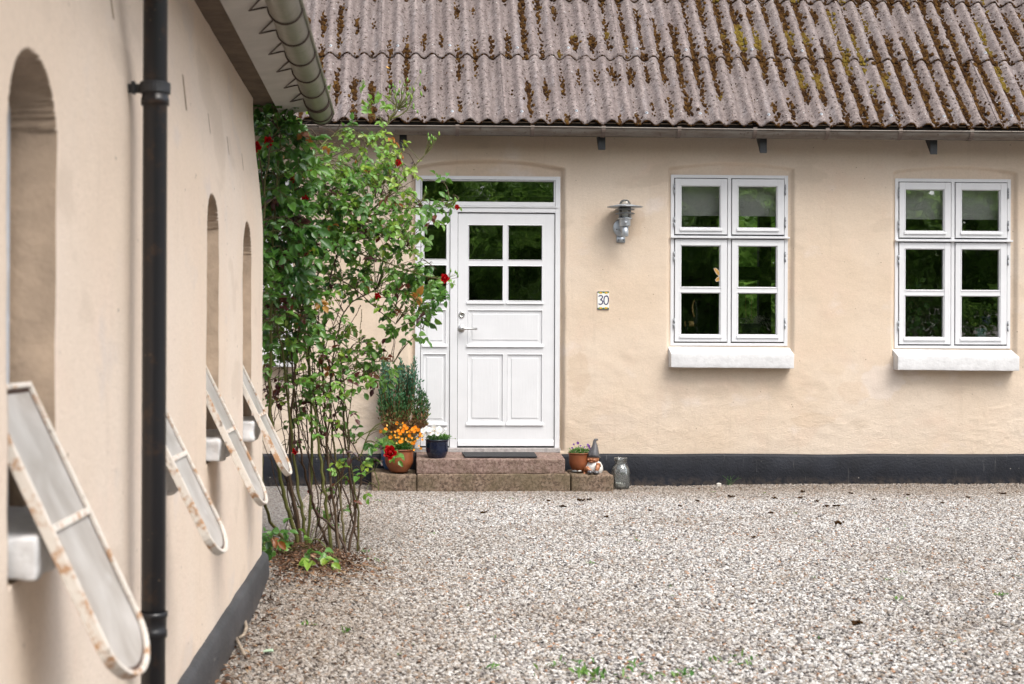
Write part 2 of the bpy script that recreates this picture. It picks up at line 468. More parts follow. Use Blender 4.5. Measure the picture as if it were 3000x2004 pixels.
def roof_mat():
    t = NT('mauve_fibre_cement')
    oi = t.n.new('ShaderNodeObjectInfo')
    big = t.noise(2.5, 4, .6)
    c = t.mix(t.ramp(big, [(.35, 0.0), (.68, 1.0)]), (.235, .192, .182), (.305, .258, .246))
    c = t.mix(t.ramp(t.noise(3, 5, .7, t.coord((4, .6, 1))), [(.55, 0.0), (.72, .7)]), c, (.32, .30, .31))
    c = t.mix(t.math('MULTIPLY', oi.outputs['Random'], .35), c, (.235, .20, .185))
    c = t.mix(t.ramp(t.noise(34, 6, .8), [(.42, .75), (.54, 0.0)]), c, (.12, .095, .09))
    # algae mottling plus painted wave shade, on one flank and bottom of each wave
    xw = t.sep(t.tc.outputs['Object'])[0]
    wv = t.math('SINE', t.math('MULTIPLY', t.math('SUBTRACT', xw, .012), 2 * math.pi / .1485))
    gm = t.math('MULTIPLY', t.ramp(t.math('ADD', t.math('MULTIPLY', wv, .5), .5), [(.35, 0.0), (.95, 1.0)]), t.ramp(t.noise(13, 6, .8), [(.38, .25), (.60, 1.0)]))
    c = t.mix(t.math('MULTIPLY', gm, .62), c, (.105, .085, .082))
    # lichen and pits: small dark specks, pale crusts
    m1 = t.ramp(t.noise(9, 4, .6), [(.40, .25), (.56, 1.0)])
    sp = t.voro(22, t.coord((1, .75, 1)))
    spm = t.ramp(sp, [(.17, 1.0), (.24, 0.0)])
    c = t.mix(t.math('MULTIPLY', t.math('MULTIPLY', spm, m1), .92), c, (.040, .024, .018))
    sp2 = t.ramp(t.voro(37, t.coord((1, .8, 1))), [(.19, 1.0), (.26, 0.0)])
    c = t.mix(t.math('MULTIPLY', t.math('MULTIPLY', sp2, t.ramp(t.noise(6), [(.42, .1), (.58, 1.0)])), .85), c, (.055, .035, .028))
    wh = t.ramp(t.noise(16, 5, .7), [(.64, 0.0), (.70, .8)])
    c = t.mix(wh, c, (.44, .43, .43))
    wh2 = t.ramp(t.voro(17), [(.07, .9), (.11, 0.0)])
    c = t.mix(t.math('MULTIPLY', wh2, t.ramp(t.noise(5), [(.5, 0.0), (.6, 1.0)])), c, (.60, .60, .58))
    nb = t.bump(t.noise(38, 6, .8), .010)
    nb = t.bump(spm, .004, .8, nb)
    return t.fin(c, .9, nb, spec=.2)
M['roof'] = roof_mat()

def tint_mat(name, stops, rough=.9, spec=.3, trans=None, bump=None, interp='LINEAR', noise_amt=.25, nscale=60):
    t = NT(name)
    at_ = t.n.new('ShaderNodeAttribute'); at_.attribute_name = 'tint'
    c = t.ramp(at_.outputs['Fac'], stops, interp)
    n = t.noise(nscale, 4, .7)
    c = t.mix(t.math('MULTIPLY', t.ramp(n, [(.35, 1.0), (.65, 0.0)]), noise_amt), c, (0, 0, 0), 'MIX')
    nb = t.bump(t.noise(nscale * 2, 3), bump) if bump else None
    m = t.fin(c, rough, nb, spec=spec)
    if trans:
        tl = t.n.new('ShaderNodeBsdfTranslucent')
        hs = t.n.new('ShaderNodeHueSaturation'); hs.inputs['Value'].default_value = trans[1]; hs.inputs['Hue'].default_value = trans[2]
        t.l.new(c, hs.inputs['Color']); t.l.new(hs.outputs[0], tl.inputs[0])
        mx = t.n.new('ShaderNodeMixShader'); mx.inputs[0].default_value = trans[0]
        t.l.new(t.b.outputs[0], mx.inputs[1]); t.l.new(tl.outputs[0], mx.inputs[2]); t.l.new(mx.outputs[0], t.out.inputs[0])
    return m
M['moss'] = tint_mat('roof_moss', [(0, (.030, .015, .008)), (.35, (.065, .032, .012)), (.62, (.115, .060, .018)), (.8, (.17, .12, .025)), (1, (.33, .26, .035))], 1.0, .05, noise_amt=.5, nscale=120)
M['rose_leaf'] = tint_mat('rose_leaf', [(0, (.026, .085, .020)), (.25, (.055, .155, .025)), (.5, (.095, .235, .034)), (.72, (.17, .34, .045)),
                          (.80, (.26, .38, .045)), (.85, (.045, .02, .018)), (.91, (.10, .025, .02)), (.96, (.42, .15, .03)), (1, (.50, .28, .05))], .36, .6, (.30, 1.9, .485), noise_amt=.15)
M['stem'] = tint_mat('rose_stem', [(0, (.06, .03, .018)), (.4, (.10, .065, .03)), (.7, (.12, .13, .03)), (1, (.15, .17, .04))], .6, .4, noise_amt=.3)
M['leafy'] = tint_mat('pot_plant_leaf', [(0, (.02, .07, .015)), (.5, (.05, .16, .025)), (1, (.15, .28, .05))], .45, .5, (.3, 1.8, .49), noise_amt=.15)
M['conifer'] = tint_mat('conifer_needles', [(0, (.20, .085, .04)), (.3, (.22, .12, .045)), (.42, (.085, .14, .03)), (.65, (.045, .14, .045)), (.85, (.055, .16, .085)), (1, (.10, .23, .15))], .6, .4, noise_amt=.2)
M['petal'] = tint_mat('petal', [(0, (.45, .004, .008)), (.2, (.62, .01, .015)), (.35, (.9, .28, .006)), (.5, (.95, .42, .03)), (.62, (.90, .62, .18)), (.75, (.86, .86, .84)), (.9, (.18, .06, .35)), (1, (.10, .03, .22))], .55, .3, (.3, 1.3, .5), noise_amt=.05, interp='CONSTANT')
M['tree_leaf'] = tint_mat('tree_leaf', [(0, (.06, .13, .022)), (.5, (.13, .26, .045)), (1, (.22, .37, .07))], .5, .4, (.5, 1.8, .49), noise_amt=.2, nscale=8)
M['bark'] = simple('tree_bark', (.09, .07, .05), .9, .35, 9, bump=.02, bscale=14)
M['mulch'] = tint_mat('mulch_bits', [(0, (.05, .028, .018)), (.5, (.13, .065, .038)), (.85, (.24, .13, .075)), (1, (.40, .28, .17))], .9, .2)

M['jamb'] = simple('bare_brown_render', (.36, .27, .195), .9, .22, 9, bump=.004, bscale=45)
M['rust_dark'] = simple('dark_putty_and_rust', (.075, .04, .028), .9, .3, 30)
# ------------------------------------------------------------------ ground
YF = 12.10            # facade plane of the main house
XL = -0.687           # face of the side building's wall
YE = 7.25             # its far corner

def ground_z(x, y):
    x = np.asarray(x, float); y = np.asarray(y, float)
    g = .016 * fbm(x * .9, y * .9, 3, 3) + .006 * fbm(x * 5, y * 5, 9, 2)
    g = g + .105 * np.exp(-((x + .72) / .42) ** 2 - ((y - 7.75) / .75) ** 2) * sstep(-6, -.9, x + (y > 9) * 0)
    g = g + .02 * sstep(11.75, 12.08, y)
    return g

def gravel_color(t, fac_socket):
    return t.ramp(fac_socket, [(0, (.50, .485, .47)), (.16, (.245, .235, .232)), (.30, (.385, .355, .32)), (.44, (.61, .605, .595)), (.56, (.27, .22, .175)),
                               (.66, (.15, .145, .15)), (.74, (.43, .41, .385)), (.83, (.065, .063, .066)), (.88, (.72, .71, .69)), (.975, (.38, .21, .12))], 'CONSTANT')
t = NT('gravel_bed')
vc = t.n.new('ShaderNodeTexVoronoi'); vc.inputs['Scale'].default_value = 85
t.l.new(t.tc.outputs['Object'], vc.inputs['Vector'])
sx = t.sep(vc.outputs['Color'])
c = t.mix(.65, gravel_color(t, sx[0]), (.07, .055, .045))
M['gravel_bed'] = t.fin(c, .95, t.bump(vc.outputs['Distance'], .01))
t = NT('gravel_stone')
oi = t.n.new('ShaderNodeObjectInfo')
n_ = t.noise(240, 3)
c = t.mix(t.ramp(n_, [(.35, .35), (.6, 0.0)]), gravel_color(t, oi.outputs['Random']), (.16, .13, .11))
geo = t.n.new('ShaderNodeNewGeometry'); gx_ = t.sep(geo.outputs['Position'])
wn_ = t.noise(.9, 4, .6, geo.outputs['Position'])
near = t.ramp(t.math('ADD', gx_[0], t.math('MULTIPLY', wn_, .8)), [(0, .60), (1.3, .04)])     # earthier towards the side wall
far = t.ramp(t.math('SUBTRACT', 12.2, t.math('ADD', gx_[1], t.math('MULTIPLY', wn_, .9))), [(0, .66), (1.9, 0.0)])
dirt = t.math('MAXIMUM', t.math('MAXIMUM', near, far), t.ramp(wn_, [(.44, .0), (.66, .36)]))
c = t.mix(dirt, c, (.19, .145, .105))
M['gravel'] = t.fin(c, .8, spec=.3)

gx = np.concatenate([np.linspace(-60, -3, 20), np.arange(-2.9, 7.0, .06), np.linspace(7.1, 60, 20)])
gy = np.concatenate([np.linspace(-60, 3, 22), np.arange(3.1, 12.5, .06), np.linspace(12.6, 60, 20)])
GX, GY = np.meshgrid(gx, gy, indexing='ij')
inner = ((GX > -3) & (GX < 7) & (GY > 3) & (GY < 12.6))
me = grid_mesh('gravel_yard', np.stack([GX, GY, np.where(inner, ground_z(GX, GY), 0) - .006], -1))
gyard = put('ground', me, M['gravel_bed']); gyard['kind'] = 'structure'

# loose stones: points scattered over the visible part of the yard, one small stone on each
gx = np.arange(-.75, 5.9, .06); gy = np.arange(4.3, 12.14, .06)
GX, GY = np.meshgrid(gx, gy, indexing='ij')
cx_, cy_ = (GX[:-1, :-1] + GX[1:, 1:]) / 2, (GY[:-1, :-1] + GY[1:, 1:]) / 2
keep = (cx_ < .48 * cy_ + .15) & ~((cx_ < -.66) & (cy_ < 7.2))
me = grid_mesh('loose_gravel', np.stack([GX, GY, ground_z(GX, GY)], -1), keep)
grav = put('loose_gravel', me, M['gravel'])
tag(grav, 'pale mixed grey and tan gravel covering the whole yard', 'gravel', kind='stuff')

def gravel_nodes():
    ng = bpy.data.node_groups.new('scatter_stones', 'GeometryNodeTree')
    ng.interface.new_socket('Geometry', in_out='INPUT', socket_type='NodeSocketGeometry')
    ng.interface.new_socket('Geometry', in_out='OUTPUT', socket_type='NodeSocketGeometry')
    N = ng.nodes; L = ng.links
    gi = N.new('NodeGroupInput'); go = N.new('NodeGroupOutput')
    ds = N.new('GeometryNodeDistributePointsOnFaces'); ds.inputs['Density'].default_value = 5600
    L.new(gi.outputs[0], ds.inputs['Mesh'])
    gs = N.new('GeometryNodeGeometryToInstance')
    for k in range(4):
        ico = N.new('GeometryNodeMeshIcoSphere'); ico.inputs['Radius'].default_value = 1.0; ico.inputs['Subdivisions'].default_value = 1 if k < 3 else 2
        pos = N.new('GeometryNodeInputPosition')
        nz = N.new('ShaderNodeTexNoise'); nz.noise_dimensions = '4D'; nz.inputs['Scale'].default_value = .9; nz.inputs['W'].default_value = k * 7.3 + 1
        nz.inputs['Detail'].default_value = 1
        L.new(pos.outputs[0], nz.inputs['Vector'])
        sub = N.new('ShaderNodeVectorMath'); sub.operation = 'SUBTRACT'; sub.inputs[1].default_value = (.5, .5, .5)
        L.new(nz.outputs['Color'], sub.inputs[0])
        mul = N.new('ShaderNodeVectorMath'); mul.operation = 'SCALE'; mul.inputs['Scale'].default_value = 1.9
        L.new(sub.outputs[0], mul.inputs[0])
        sp = N.new('GeometryNodeSetPosition'); L.new(ico.outputs[0], sp.inputs['Geometry']); L.new(mul.outputs[0], sp.inputs['Offset'])
        L.new(sp.outputs[0], gs.inputs[0])
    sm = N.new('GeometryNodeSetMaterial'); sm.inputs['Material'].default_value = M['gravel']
    ip = N.new('GeometryNodeInstanceOnPoints')
    L.new(ds.outputs['Points'], ip.inputs['Points']); L.new(gs.outputs[0], ip.inputs['Instance'])
    ip.inputs['Pick Instance'].default_value = True
    rr = N.new('FunctionNodeRandomValue'); rr.data_type = 'FLOAT_VECTOR'
    rr.inputs[0].default_value = (-.45, -.45, 0); rr.inputs[1].default_value = (.45, .45, 6.283); rr.inputs['Seed'].default_value = 1
    rt = N.new('FunctionNodeEulerToRotation') if hasattr(bpy.types, 'FunctionNodeEulerToRotation') else None
    if rt: L.new(rr.outputs[0], rt.inputs[0]); L.new(rt.outputs[0], ip.inputs['Rotation'])
    else: L.new(rr.outputs[0], ip.inputs['Rotation'])
    rs = N.new('FunctionNodeRandomValue'); rs.data_type = 'FLOAT_VECTOR'
    rs.inputs[0].default_value = (.0042, .0036, .0028); rs.inputs[1].default_value = (.0128, .0095, .0070); rs.inputs['Seed'].default_value = 2
    L.new(rs.outputs[0], ip.inputs['Scale'])
    L.new(ip.outputs[0], sm.inputs['Geometry'])
    L.new(sm.outputs[0], go.inputs[0])
    return ng
mod = grav.modifiers.new('scatter', 'NODES'); mod.node_group = gravel_nodes()

# ------------------------------------------------------------------ main house
house = thing('farmhouse', (2.0, YF, 0), 'cream plastered farmhouse with white door, white casement windows and mossy corrugated roof behind the yard', 'farmhouse')

W1 = dict(x0=1964.5, x1=2308, z0=513, z1=1013)
def wx(px, Y=12.13): return at(px, 760, Y).x
def wz(py, px=2136, Y=12.13): return at(px, py, Y).z
def off_x(dpx): return dpx / F * 12.2
WIN = [(0.0, 0.0), (off_x(667), off_x(-5.5)), (off_x(-1451), 0.0)]      # offsets of the three windows from the first

X0, X1_, Z0, Z1_ = wx(1964.5), wx(2308), wz(1013), wz(513)
DX0, DX1, DZ0, DZ1 = at(1216.5, 760, 12.13).x, at(1641, 760, 12.13).x, at(1430, 1325, 12.13).z, at(1430, 516, 12.13).z

# wall face as a relief: distance behind the plane y = YF
gx = np.concatenate([np.linspace(-7, -2.0, 26), np.arange(-1.95, 5.95, .012), np.linspace(6, 10, 22)])
gz = np.concatenate([np.arange(-.1, .25, .05), np.arange(.25, 2.80, .012), np.linspace(2.82, 3.2, 8)])
GX, GZ = np.meshgrid(gx, gz, indexing='ij')
def arch_mask(x0, x1, z0, zs, zc, s=.012):
    xm, hw = (x0 + x1) / 2, (x1 - x0) / 2
    zt = zs + (zc - zs) * (1 - ((GX - xm) / hw) ** 2)
    zt = zt + .006 * fbm(GX * 6, GX * 0 + x0, 31, 2)
    wob = .004 * fbm(GZ * 5, GZ * 0 + x0, 33, 2)
    return sstep(x0 - s + wob, x0 + s + wob, GX) * (1 - sstep(x1 - s + wob, x1 + s + wob, GX)) * (1 - sstep(zt - s, zt + s, GZ)) * (GZ > z0)
dep = np.zeros_like(GX)
for dx, dz in WIN:
    a = wx(1957) + dx; b = wx(2321) + dx
    dep = np.maximum(dep, .036 * arch_mask(a, b, wz(1013) + dz - .06, wz(497) + dz, wz(480) + dz))
dep = np.maximum(dep, .060 * arch_mask(at(1204, 760, YF).x, at(1652, 760, YF).x, .3, at(1430, 493, YF).z, at(1430, 471, YF).z))
relief = .010 * fbm(GX * 1.1, GZ * 1.3, 5, 3) + .0035 * fbm(GX * 6, GZ * 7, 6, 3)
low = 1 - sstep(.75, 1.35, GZ)
r1 = fbm(GX * 9, GZ * 15, 8, 4)
relief = relief + (.25 + .75 * low) * .0028 * r1
ridge = 1 - np.clip(np.abs(fbm(GX * 5 + 2, GZ * 11, 12, 4)) / .10, 0, 1)
relief = relief + low * .0030 * ridge * (fbm(GX * 2, GZ * 2, 14, 2) > .05)
YY = YF + dep - relief * 1.0
keep = np.ones((len(gx) - 1, len(gz) - 1), bool)
cxs, czs = (gx[:-1] + gx[1:]) / 2, (gz[:-1] + gz[1:]) / 2
CXm, CZm = np.meshgrid(cxs, czs, indexing='ij')
for dx, dz in WIN:
    keep &= ~((CXm > X0 + dx + .02) & (CXm < X1_ + dx - .02) & (CZm > Z0 + dz + .02) & (CZm < Z1_ + dz - .02))
keep &= ~((CXm > DX0 + .02) & (CXm < DX1 - .02) & (CZm > DZ0 - .02) & (CZm < DZ1 - .02))
me = grid_mesh('wall', np.stack([GX, YY, GZ], -1), keep, off=(2.0, YF, 0))
put('wall', me, M['plaster'], house)

# plinth with a slightly battered, uneven top edge
zt = at(2400, 1331, 12.07).z
gx = np.arange(-7, 10, .03)
prof = [(.055, -.1), (.05, zt * .45), (.046, zt - .02), (.040, zt - .006), (.028, zt), (-.03, zt + .004)]
P = np.zeros((len(gx), len(prof), 3))
for j, (d, z) in enumerate(prof):
    n = .006 * fbm(gx * 3, gx * 0 + j * .3, 41, 3)
    P[:, j, 0] = gx; P[:, j, 1] = YF - d + n; P[:, j, 2] = z + (.006 * fbm(gx * 2.2, gx * 0, 43, 2) if j > 1 else 0)
me = grid_mesh('plinth', P, off=(2.0, YF, 0)); put('plinth', me, M['plinth'], house, True)

# ---------------- windows
def casement(i, dx, dz):
    fr = MB(); y0, y1 = 12.128, 12.23
    xa, xb, za, zb = X0 + dx, X1_ + dx, Z0 + dz, Z1_ + dz
    jw = wx(1974.5) - wx(1964.5)
    Xp = lambda p: wx(p) + dx
    Zp = lambda p: wz(p) + dz
    fr.box(xa, xa + jw, y0, y1, za, zb); fr.box(xb - jw, xb, y0, y1, za, zb)
    fr.box(xa + jw, xb - jw, y0 + .0006, y1, Zp(522.3), zb); fr.box(xa + jw, xb - jw, y0 + .0006, y1, za, Zp(1005))
    fr.box(Xp(2131.8), Xp(2141.6), y0 + .0003, y1, Zp(1005), Zp(522.3))
    fr.box(xa + jw, Xp(2131.8), y0 + .006, y1, Zp(699.5), Zp(690.5)); fr.box(Xp(2141.6), xb - jw, y0 + .006, y1, Zp(699.5), Zp(690.5))
    w = fr.build('window', M['white'], house, bevel=.002)
    # dark seal behind the sash joints
    g = MB(); g.box(xa + jw * .5, xb - jw * .5, 12.1465, 12.1515, Zp(1008), Zp(1000)); g.box(xa + jw * .5, xb - jw * .5, 12.1465, 12.1515, Zp(704), Zp(685)); g.box(xa + jw * .5, xb - jw * .5, 12.1465, 12.1515, Zp(527), Zp(519))
    for (p, q) in ((1974.5, 1978), (2128.5, 2145), (2295, 2298.5)):
        g.box(Xp(p) - .004, Xp(q) + .004, 12.146, 12.152, za + .01, zb - .01)
    g.build('seal', M['gap'], w)
    lg = MB(); lg.box(Xp(1963.5), Xp(2311), 12.098, 12.1275, Zp(698.6), Zp(694)); lg.build('drip_moulding', M['white'], w, bevel=.0015)
    for (sx0, sx1, gx0, gx1, hx) in ((1976.9, 2129.6, 1995, 2109.5, 1974.3), (2143.8, 2296.3, 2162, 2275.5, 2299)):
        for upper in (True, False):
            s0, s1 = (524.6, 687.0) if upper else (702.2, 1001.2)
            panes = [(545.5, 667.5)] if upper else [(720.5, 841.5), (858.5, 980.5)]
            s = MB(); ys = 12.121
            s.box(Xp(sx0), Xp(gx0 - 2), ys, 12.175, Zp(s1), Zp(s0)); s.box(Xp(gx1 + 2), Xp(sx1), ys, 12.175, Zp(s1), Zp(s0))
            a, b = Xp(gx0 - 2), Xp(gx1 + 2)
            s.box(a, b, ys + .0005, 12.175, Zp(panes[0][0] - 2), Zp(s0)); s.box(a, b, ys + .0005, 12.175, Zp(s1), Zp(panes[-1][1] + 2))
            if not upper: s.box(a, b, ys + .003, 12.170, Zp(856.5), Zp(843.5))
            # bevelled glazing rebate round each pane
            for (p0, p1) in panes:
                s.frame(a, b, Zp(p1 + 2), Zp(p0 - 2), Xp(gx0) - a + .0035, ys + .006, 12.166)
            sash = s.build('sash', M['white'], w, bevel=.0022)
            for (p0, p1) in panes:
                gp = MB(); gp.box(Xp(gx0 - 1), Xp(gx1 + 1), 12.142, 12.146, Zp(p1 + 1), Zp(p0 - 1)); gp.build('pane', M['glass'], w)
                tb = MB(); tb.frame(Xp(gx0 - 3.2), Xp(gx1 + 3.2), Zp(p1 + 2.6), Zp(p0 - 2.6), Xp(gx0 - 1.6) - Xp(gx0 - 3.2), ys - .0025, ys + .004); tb.build('glazing_bead', M['white'], w, bevel=.0008)
            db = MB(); l1 = panes[-1][1]
            db.hexa([(Xp(gx0 - 4.5), ys - .012, Zp(l1 + 9.5)), (Xp(gx1 + 5.5), ys - .012, Zp(l1 + 9.5)), (Xp(gx1 + 5.5), ys, Zp(l1 + 9.5)), (Xp(gx0 - 4.5), ys, Zp(l1 + 9.5)),
                     (Xp(gx0 - 4.5), ys - .010, Zp(l1 + 4)), (Xp(gx1 + 5.5), ys - .010, Zp(l1 + 4)), (Xp(gx1 + 5.5), ys, Zp(l1 + 1.5)), (Xp(gx0 - 4.5), ys, Zp(l1 + 1.5))])
            db.build('drip_bead', M['white'], w, bevel=.001)
            hs = (556, 652) if upper else (753, 948)
            for hy in hs:
                hb = MB(); hc = Xp(hx); hz = Zp(hy)
                hb.tube([(hc, 12.117, hz - .043), (hc, 12.117, hz - .003)], .0060, 8); hb.tube([(hc, 12.117, hz + .003), (hc, 12.117, hz + .043)], .0060, 8)
                hb.tube([(hc, 12.117, hz + .043), (hc, 12.117, hz + .048)], .0035, 6)
                hb.build('hinge', M['hinge'], w, True)
    # sill of white painted stone
    if i == 0: a, b, zf0, zf1 = at(1966, 1050, 11.985).x, at(2327, 1050, 11.985).x, at(2136, 1077, 11.985).z, at(2136, 1036, 11.985).z
    else: a, b, zf0, zf1 = at(1966, 1050, 11.985).x + dx, at(2327, 1050, 11.985).x + dx, at(2136, 1077, 11.985).z + dz, at(2136, 1036, 11.985).z + dz
    rough_box('sill', a, b, 11.985, 12.17, zf0, zf1, M['white_worn'], w, amp=.0020, seg=.03, r=.004, seed=60 + i, back_z=(za - zf1) + .004, skew=-.006)
    return w
windows = [casement(i, dx, dz) for i, (dx, dz) in enumerate(WIN)]
for w_, lb in zip(windows, ('casement window nearest the front door, horse figurine behind its glass', 'right-hand casement window with trailing plant behind its glass', 'casement window mostly hidden behind the rose')):
    w_['label'] = lb

# ---------------- door set
def dX(p, Y=12.13): return at(p, 900, Y).x
def dZ(p, Y=12.13): return at(1480, p, Y).z
df = MB(); y0, y1 = 12.125, 12.24
jw = dX(1232) - dX(1216.5)
df.box(DX0, DX0 + jw, y0, y1, dZ(1312), DZ1); df.box(dX(1626), DX1, y0, y1, dZ(1312), DZ1)
a, b = DX0 + jw, dX(1626)
df.box(a, b, y0 + .0005, y1, dZ(527), DZ1)                       # head
df.box(a, b, y0 + .0005, y1, dZ(622.5), dZ(606))                 # transom rail
df.box(dX(1318.5), dX(1340.5), y0 + .001, y1, dZ(1312), dZ(622.5))   # post beside the door leaf
door_frame = df.build('door_frame', M['white'], house, bevel=.003)
tr = MB(); tr.frame(a + .003, b - .003, dZ(604), dZ(528.5), dX(1230.5) - a + .012, y0 - .006, y1 - .04, wb=dZ(592) - dZ(604), wt=.006)
tr.build('transom_sash', M['white'], door_frame, bevel=.003)
g = MB(); g.box(dX(1229), dX(1627), 12.15, 12.154, dZ(593), dZ(529)); g.build('pane', M['glass'], door_frame)
g = MB(); g.box(dX(1221), dX(1634), 12.115, 12.1245, dZ(608), dZ(604.5)); g.build('drip_moulding', M['white'], door_frame, bevel=.001)
g = MB(); g.box(a, b, 12.135, 12.16, dZ(606), dZ(603.6)); g.box(dX(1341), b, 12.16, 12.18, dZ(1311), dZ(622)); g.box(dX(1232), dX(1318), 12.16, 12.18, dZ(1311), dZ(622)); 
# threshold
th = MB(); th.box(dX(1214), dX(1642), 12.085, 12.24, dZ(1326, 12.085), dZ(1313, 12.085)); 
th.build('threshold', M['threshold'], house, bevel=.004)

def ledge(mb, x0, x1, zt, zb, ys, out=.014):
    mb.hexa([(x0, ys - out, zb), (x1, ys - out, zb), (x1, ys, zb), (x0, ys, zb), (x0, ys - out * .8, zt - (zt - zb) * .35), (x1, ys - out * .8, zt - (zt - zb) * .35), (x1, ys, zt), (x0, ys, zt)])
def bead_ring(mb, x0, x1, z0, z1, w, ys, out=.004, inn=.012):
    """moulding ring round an opening, sloping inwards"""
    A = [(x0 - w, z0 - w), (x1 + w, z0 - w), (x1 + w, z1 + w), (x0 - w, z1 + w)]
    B = [(x0 - w * .4, z0 - w * .4), (x1 + w * .4, z0 - w * .4), (x1 + w * .4, z1 + w * .4), (x0 - w * .4, z1 + w * .4)]
    C = [(x0, z0), (x1, z0), (x1, z1), (x0, z1)]
    vs = [(x, ys, z) for x, z in A] + [(x, ys - out, z) for x, z in B] + [(x, ys + inn, z) for x, z in C]
    fs = []
    for k in range(4):
        k2 = (k + 1) % 4
        fs += [(k, k2, 4 + k2, 4 + k), (4 + k, 4 + k2, 8 + k2, 8 + k)]
    mb.add(vs, fs)
def raised_panel(parent, x0, x1, z0, z1, ys, inset):
    """flat field set back in the leaf with a raised centre"""
    mb = MB(); mb.box(x0 - .004, x1 + .004, ys + .010, ys + .028, z0 - .004, z1 + .004)
    i1, i2 = inset - .004, inset
    A = [(x0 + i1, z0 + i1), (x1 - i1, z0 + i1), (x1 - i1, z1 - i1), (x0 + i1, z1 - i1)]
    B = [(x0 + i2, z0 + i2), (x1 - i2, z0 + i2), (x1 - i2, z1 - i2), (x0 + i2, z1 - i2)]
    vs = [(x, ys + .0101, z) for x, z in A] + [(x, ys + .005, z) for x, z in B]
    mb.add(vs, [(k, (k + 1) % 4, 4 + (k + 1) % 4, 4 + k) for k in range(4)] + [(4, 5, 6, 7)])
    # shadow groove round the raised centre
    i0 = inset - .0075
    D = [(x0 + i0, z0 + i0), (x1 - i0, z0 + i0), (x1 - i0, z1 - i0), (x0 + i0, z1 - i0)]
    return mb.build('panel', M['white'], parent, bevel=.001)

def leaf_door(name, parent, x0, x1, z0, z1, ys, opens, panels, ledges, bars=()):
    """stiles and rails around openings given as (x0, x1, z0, z1)"""
    xs = sorted(set([x0, x1] + [v for o in opens + panels for v in o[:2]]))
    zs = sorted(set([z0, z1] + [v for o in opens + panels for v in o[2:]]))
    holes = opens + panels
    keep = np.ones((len(xs) - 1, len(zs) - 1), bool)
    for i in range(len(xs) - 1):
        for j in range(len(zs) - 1):
            cx, cz = (xs[i] + xs[i + 1]) / 2, (zs[j] + zs[j + 1]) / 2
            if any(h[0] < cx < h[1] and h[2] < cz < h[3] for h in holes): keep[i, j] = False
    bm = bmesh.new(); off = origin(parent); vd = {}
    def v(i, j):
        if (i, j) not in vd: vd[(i, j)] = bm.verts.new(Vector((xs[i], ys, zs[j])) - off)
        return vd[(i, j)]
    fs = [bm.faces.new([v(i, j), v(i + 1, j), v(i + 1, j + 1), v(i, j + 1)]) for i in range(len(xs) - 1) for j in range(len(zs) - 1) if keep[i, j]]
    r = bmesh.ops.extrude_face_region(bm, geom=fs)
    bmesh.ops.translate(bm, verts=[e for e in r['geom'] if isinstance(e, bmesh.types.BMVert)], vec=(0, .042, 0))
    bmesh.ops.recalc_face_normals(bm, faces=bm.faces)
    me = bpy.data.meshes.new(name); bm.to_mesh(me); bm.free()
    d = put(name, me, M['white'], parent, bevel=.0015)
    mo = MB()
    for h in opens: bead_ring(mo, h[0] + .003, h[1] - .003, h[2] + .003, h[3] - .003, .010, ys)
    for h in panels: bead_ring(mo, h[0] + .003, h[1] - .003, h[2] + .003, h[3] - .003, .008, ys, .003, .010)
    for l in ledges: ledge(mo, l[0], l[1], l[2], l[3], ys)
    mo.build('moulding', M['white'], d, bevel=.0008)
    for h in opens:
        p = MB(); p.box(h[0] - .002, h[1] + .002, ys + .018, ys + .022, h[2] - .002, h[3] + .002); p.build('pane', M['glass'], d)
    for h in panels: raised_panel(d, h[0], h[1], h[2], h[3], ys, .036 if h[1] - h[0] > .22 else .030)
    return d
DY = 12.140
R = lambda a, b, c, d: (dX(a), dX(b), dZ(d), dZ(c))
door = leaf_door('door', house, dX(1341.8), dX(1624.3), dZ(1307), dZ(625.5), DY,
    [R(1373, 1473, 659.5, 761.5), R(1489, 1588, 659.5, 761.5), R(1373, 1473, 779, 881), R(1489, 1588, 779, 881)],
    [R(1372, 1589, 909, 1008), R(1372, 1474, 1038, 1237), R(1488, 1589, 1038, 1237)],
    [(dX(1367.5), dX(1478), dZ(884), dZ(890)), (dX(1483.5), dX(1593), dZ(884), dZ(890)), (dX(1367), dX(1593.5), dZ(1009), dZ(1017)),
     (dX(1367), dX(1478), dZ(1238.5), dZ(1246.5)), (dX(1483), dX(1593.5), dZ(1238.5), dZ(1246.5)), (dX(1342.5), dX(1623.6), dZ(1288), dZ(1306.5))])
door['label'] = 'white panelled front door with four panes'
sidep = leaf_door('side_light', house, dX(1233.2), dX(1317.2), dZ(1307), dZ(625.5), DY - .004,
    [R(1242, 1307.5, 659, 760.5), R(1242, 1307.5, 778, 880)],
    [R(1241.5, 1306, 909, 1008), R(1241.5, 1306, 1038, 1237)],
    [(dX(1237), dX(1311), dZ(884), dZ(890)), (dX(1237), dX(1311), dZ(1009), dZ(1017)), (dX(1237), dX(1311), dZ(1238.5), dZ(1246.5))])
gr = MB(); gr.box(dX(1367), dX(1593), DY - .0012, DY + .001, dZ(1279), dZ(1277.4)); gr.box(dX(1237), dX(1311), DY - .0052, DY - .003, dZ(1279), dZ(1277.6))
gr.box(dX(1341), b, 12.168, 12.174, dZ(1311.5), dZ(622)); gr.box(dX(1232), dX(1319), 12.168, 12.174, dZ(1311.5), dZ(622))
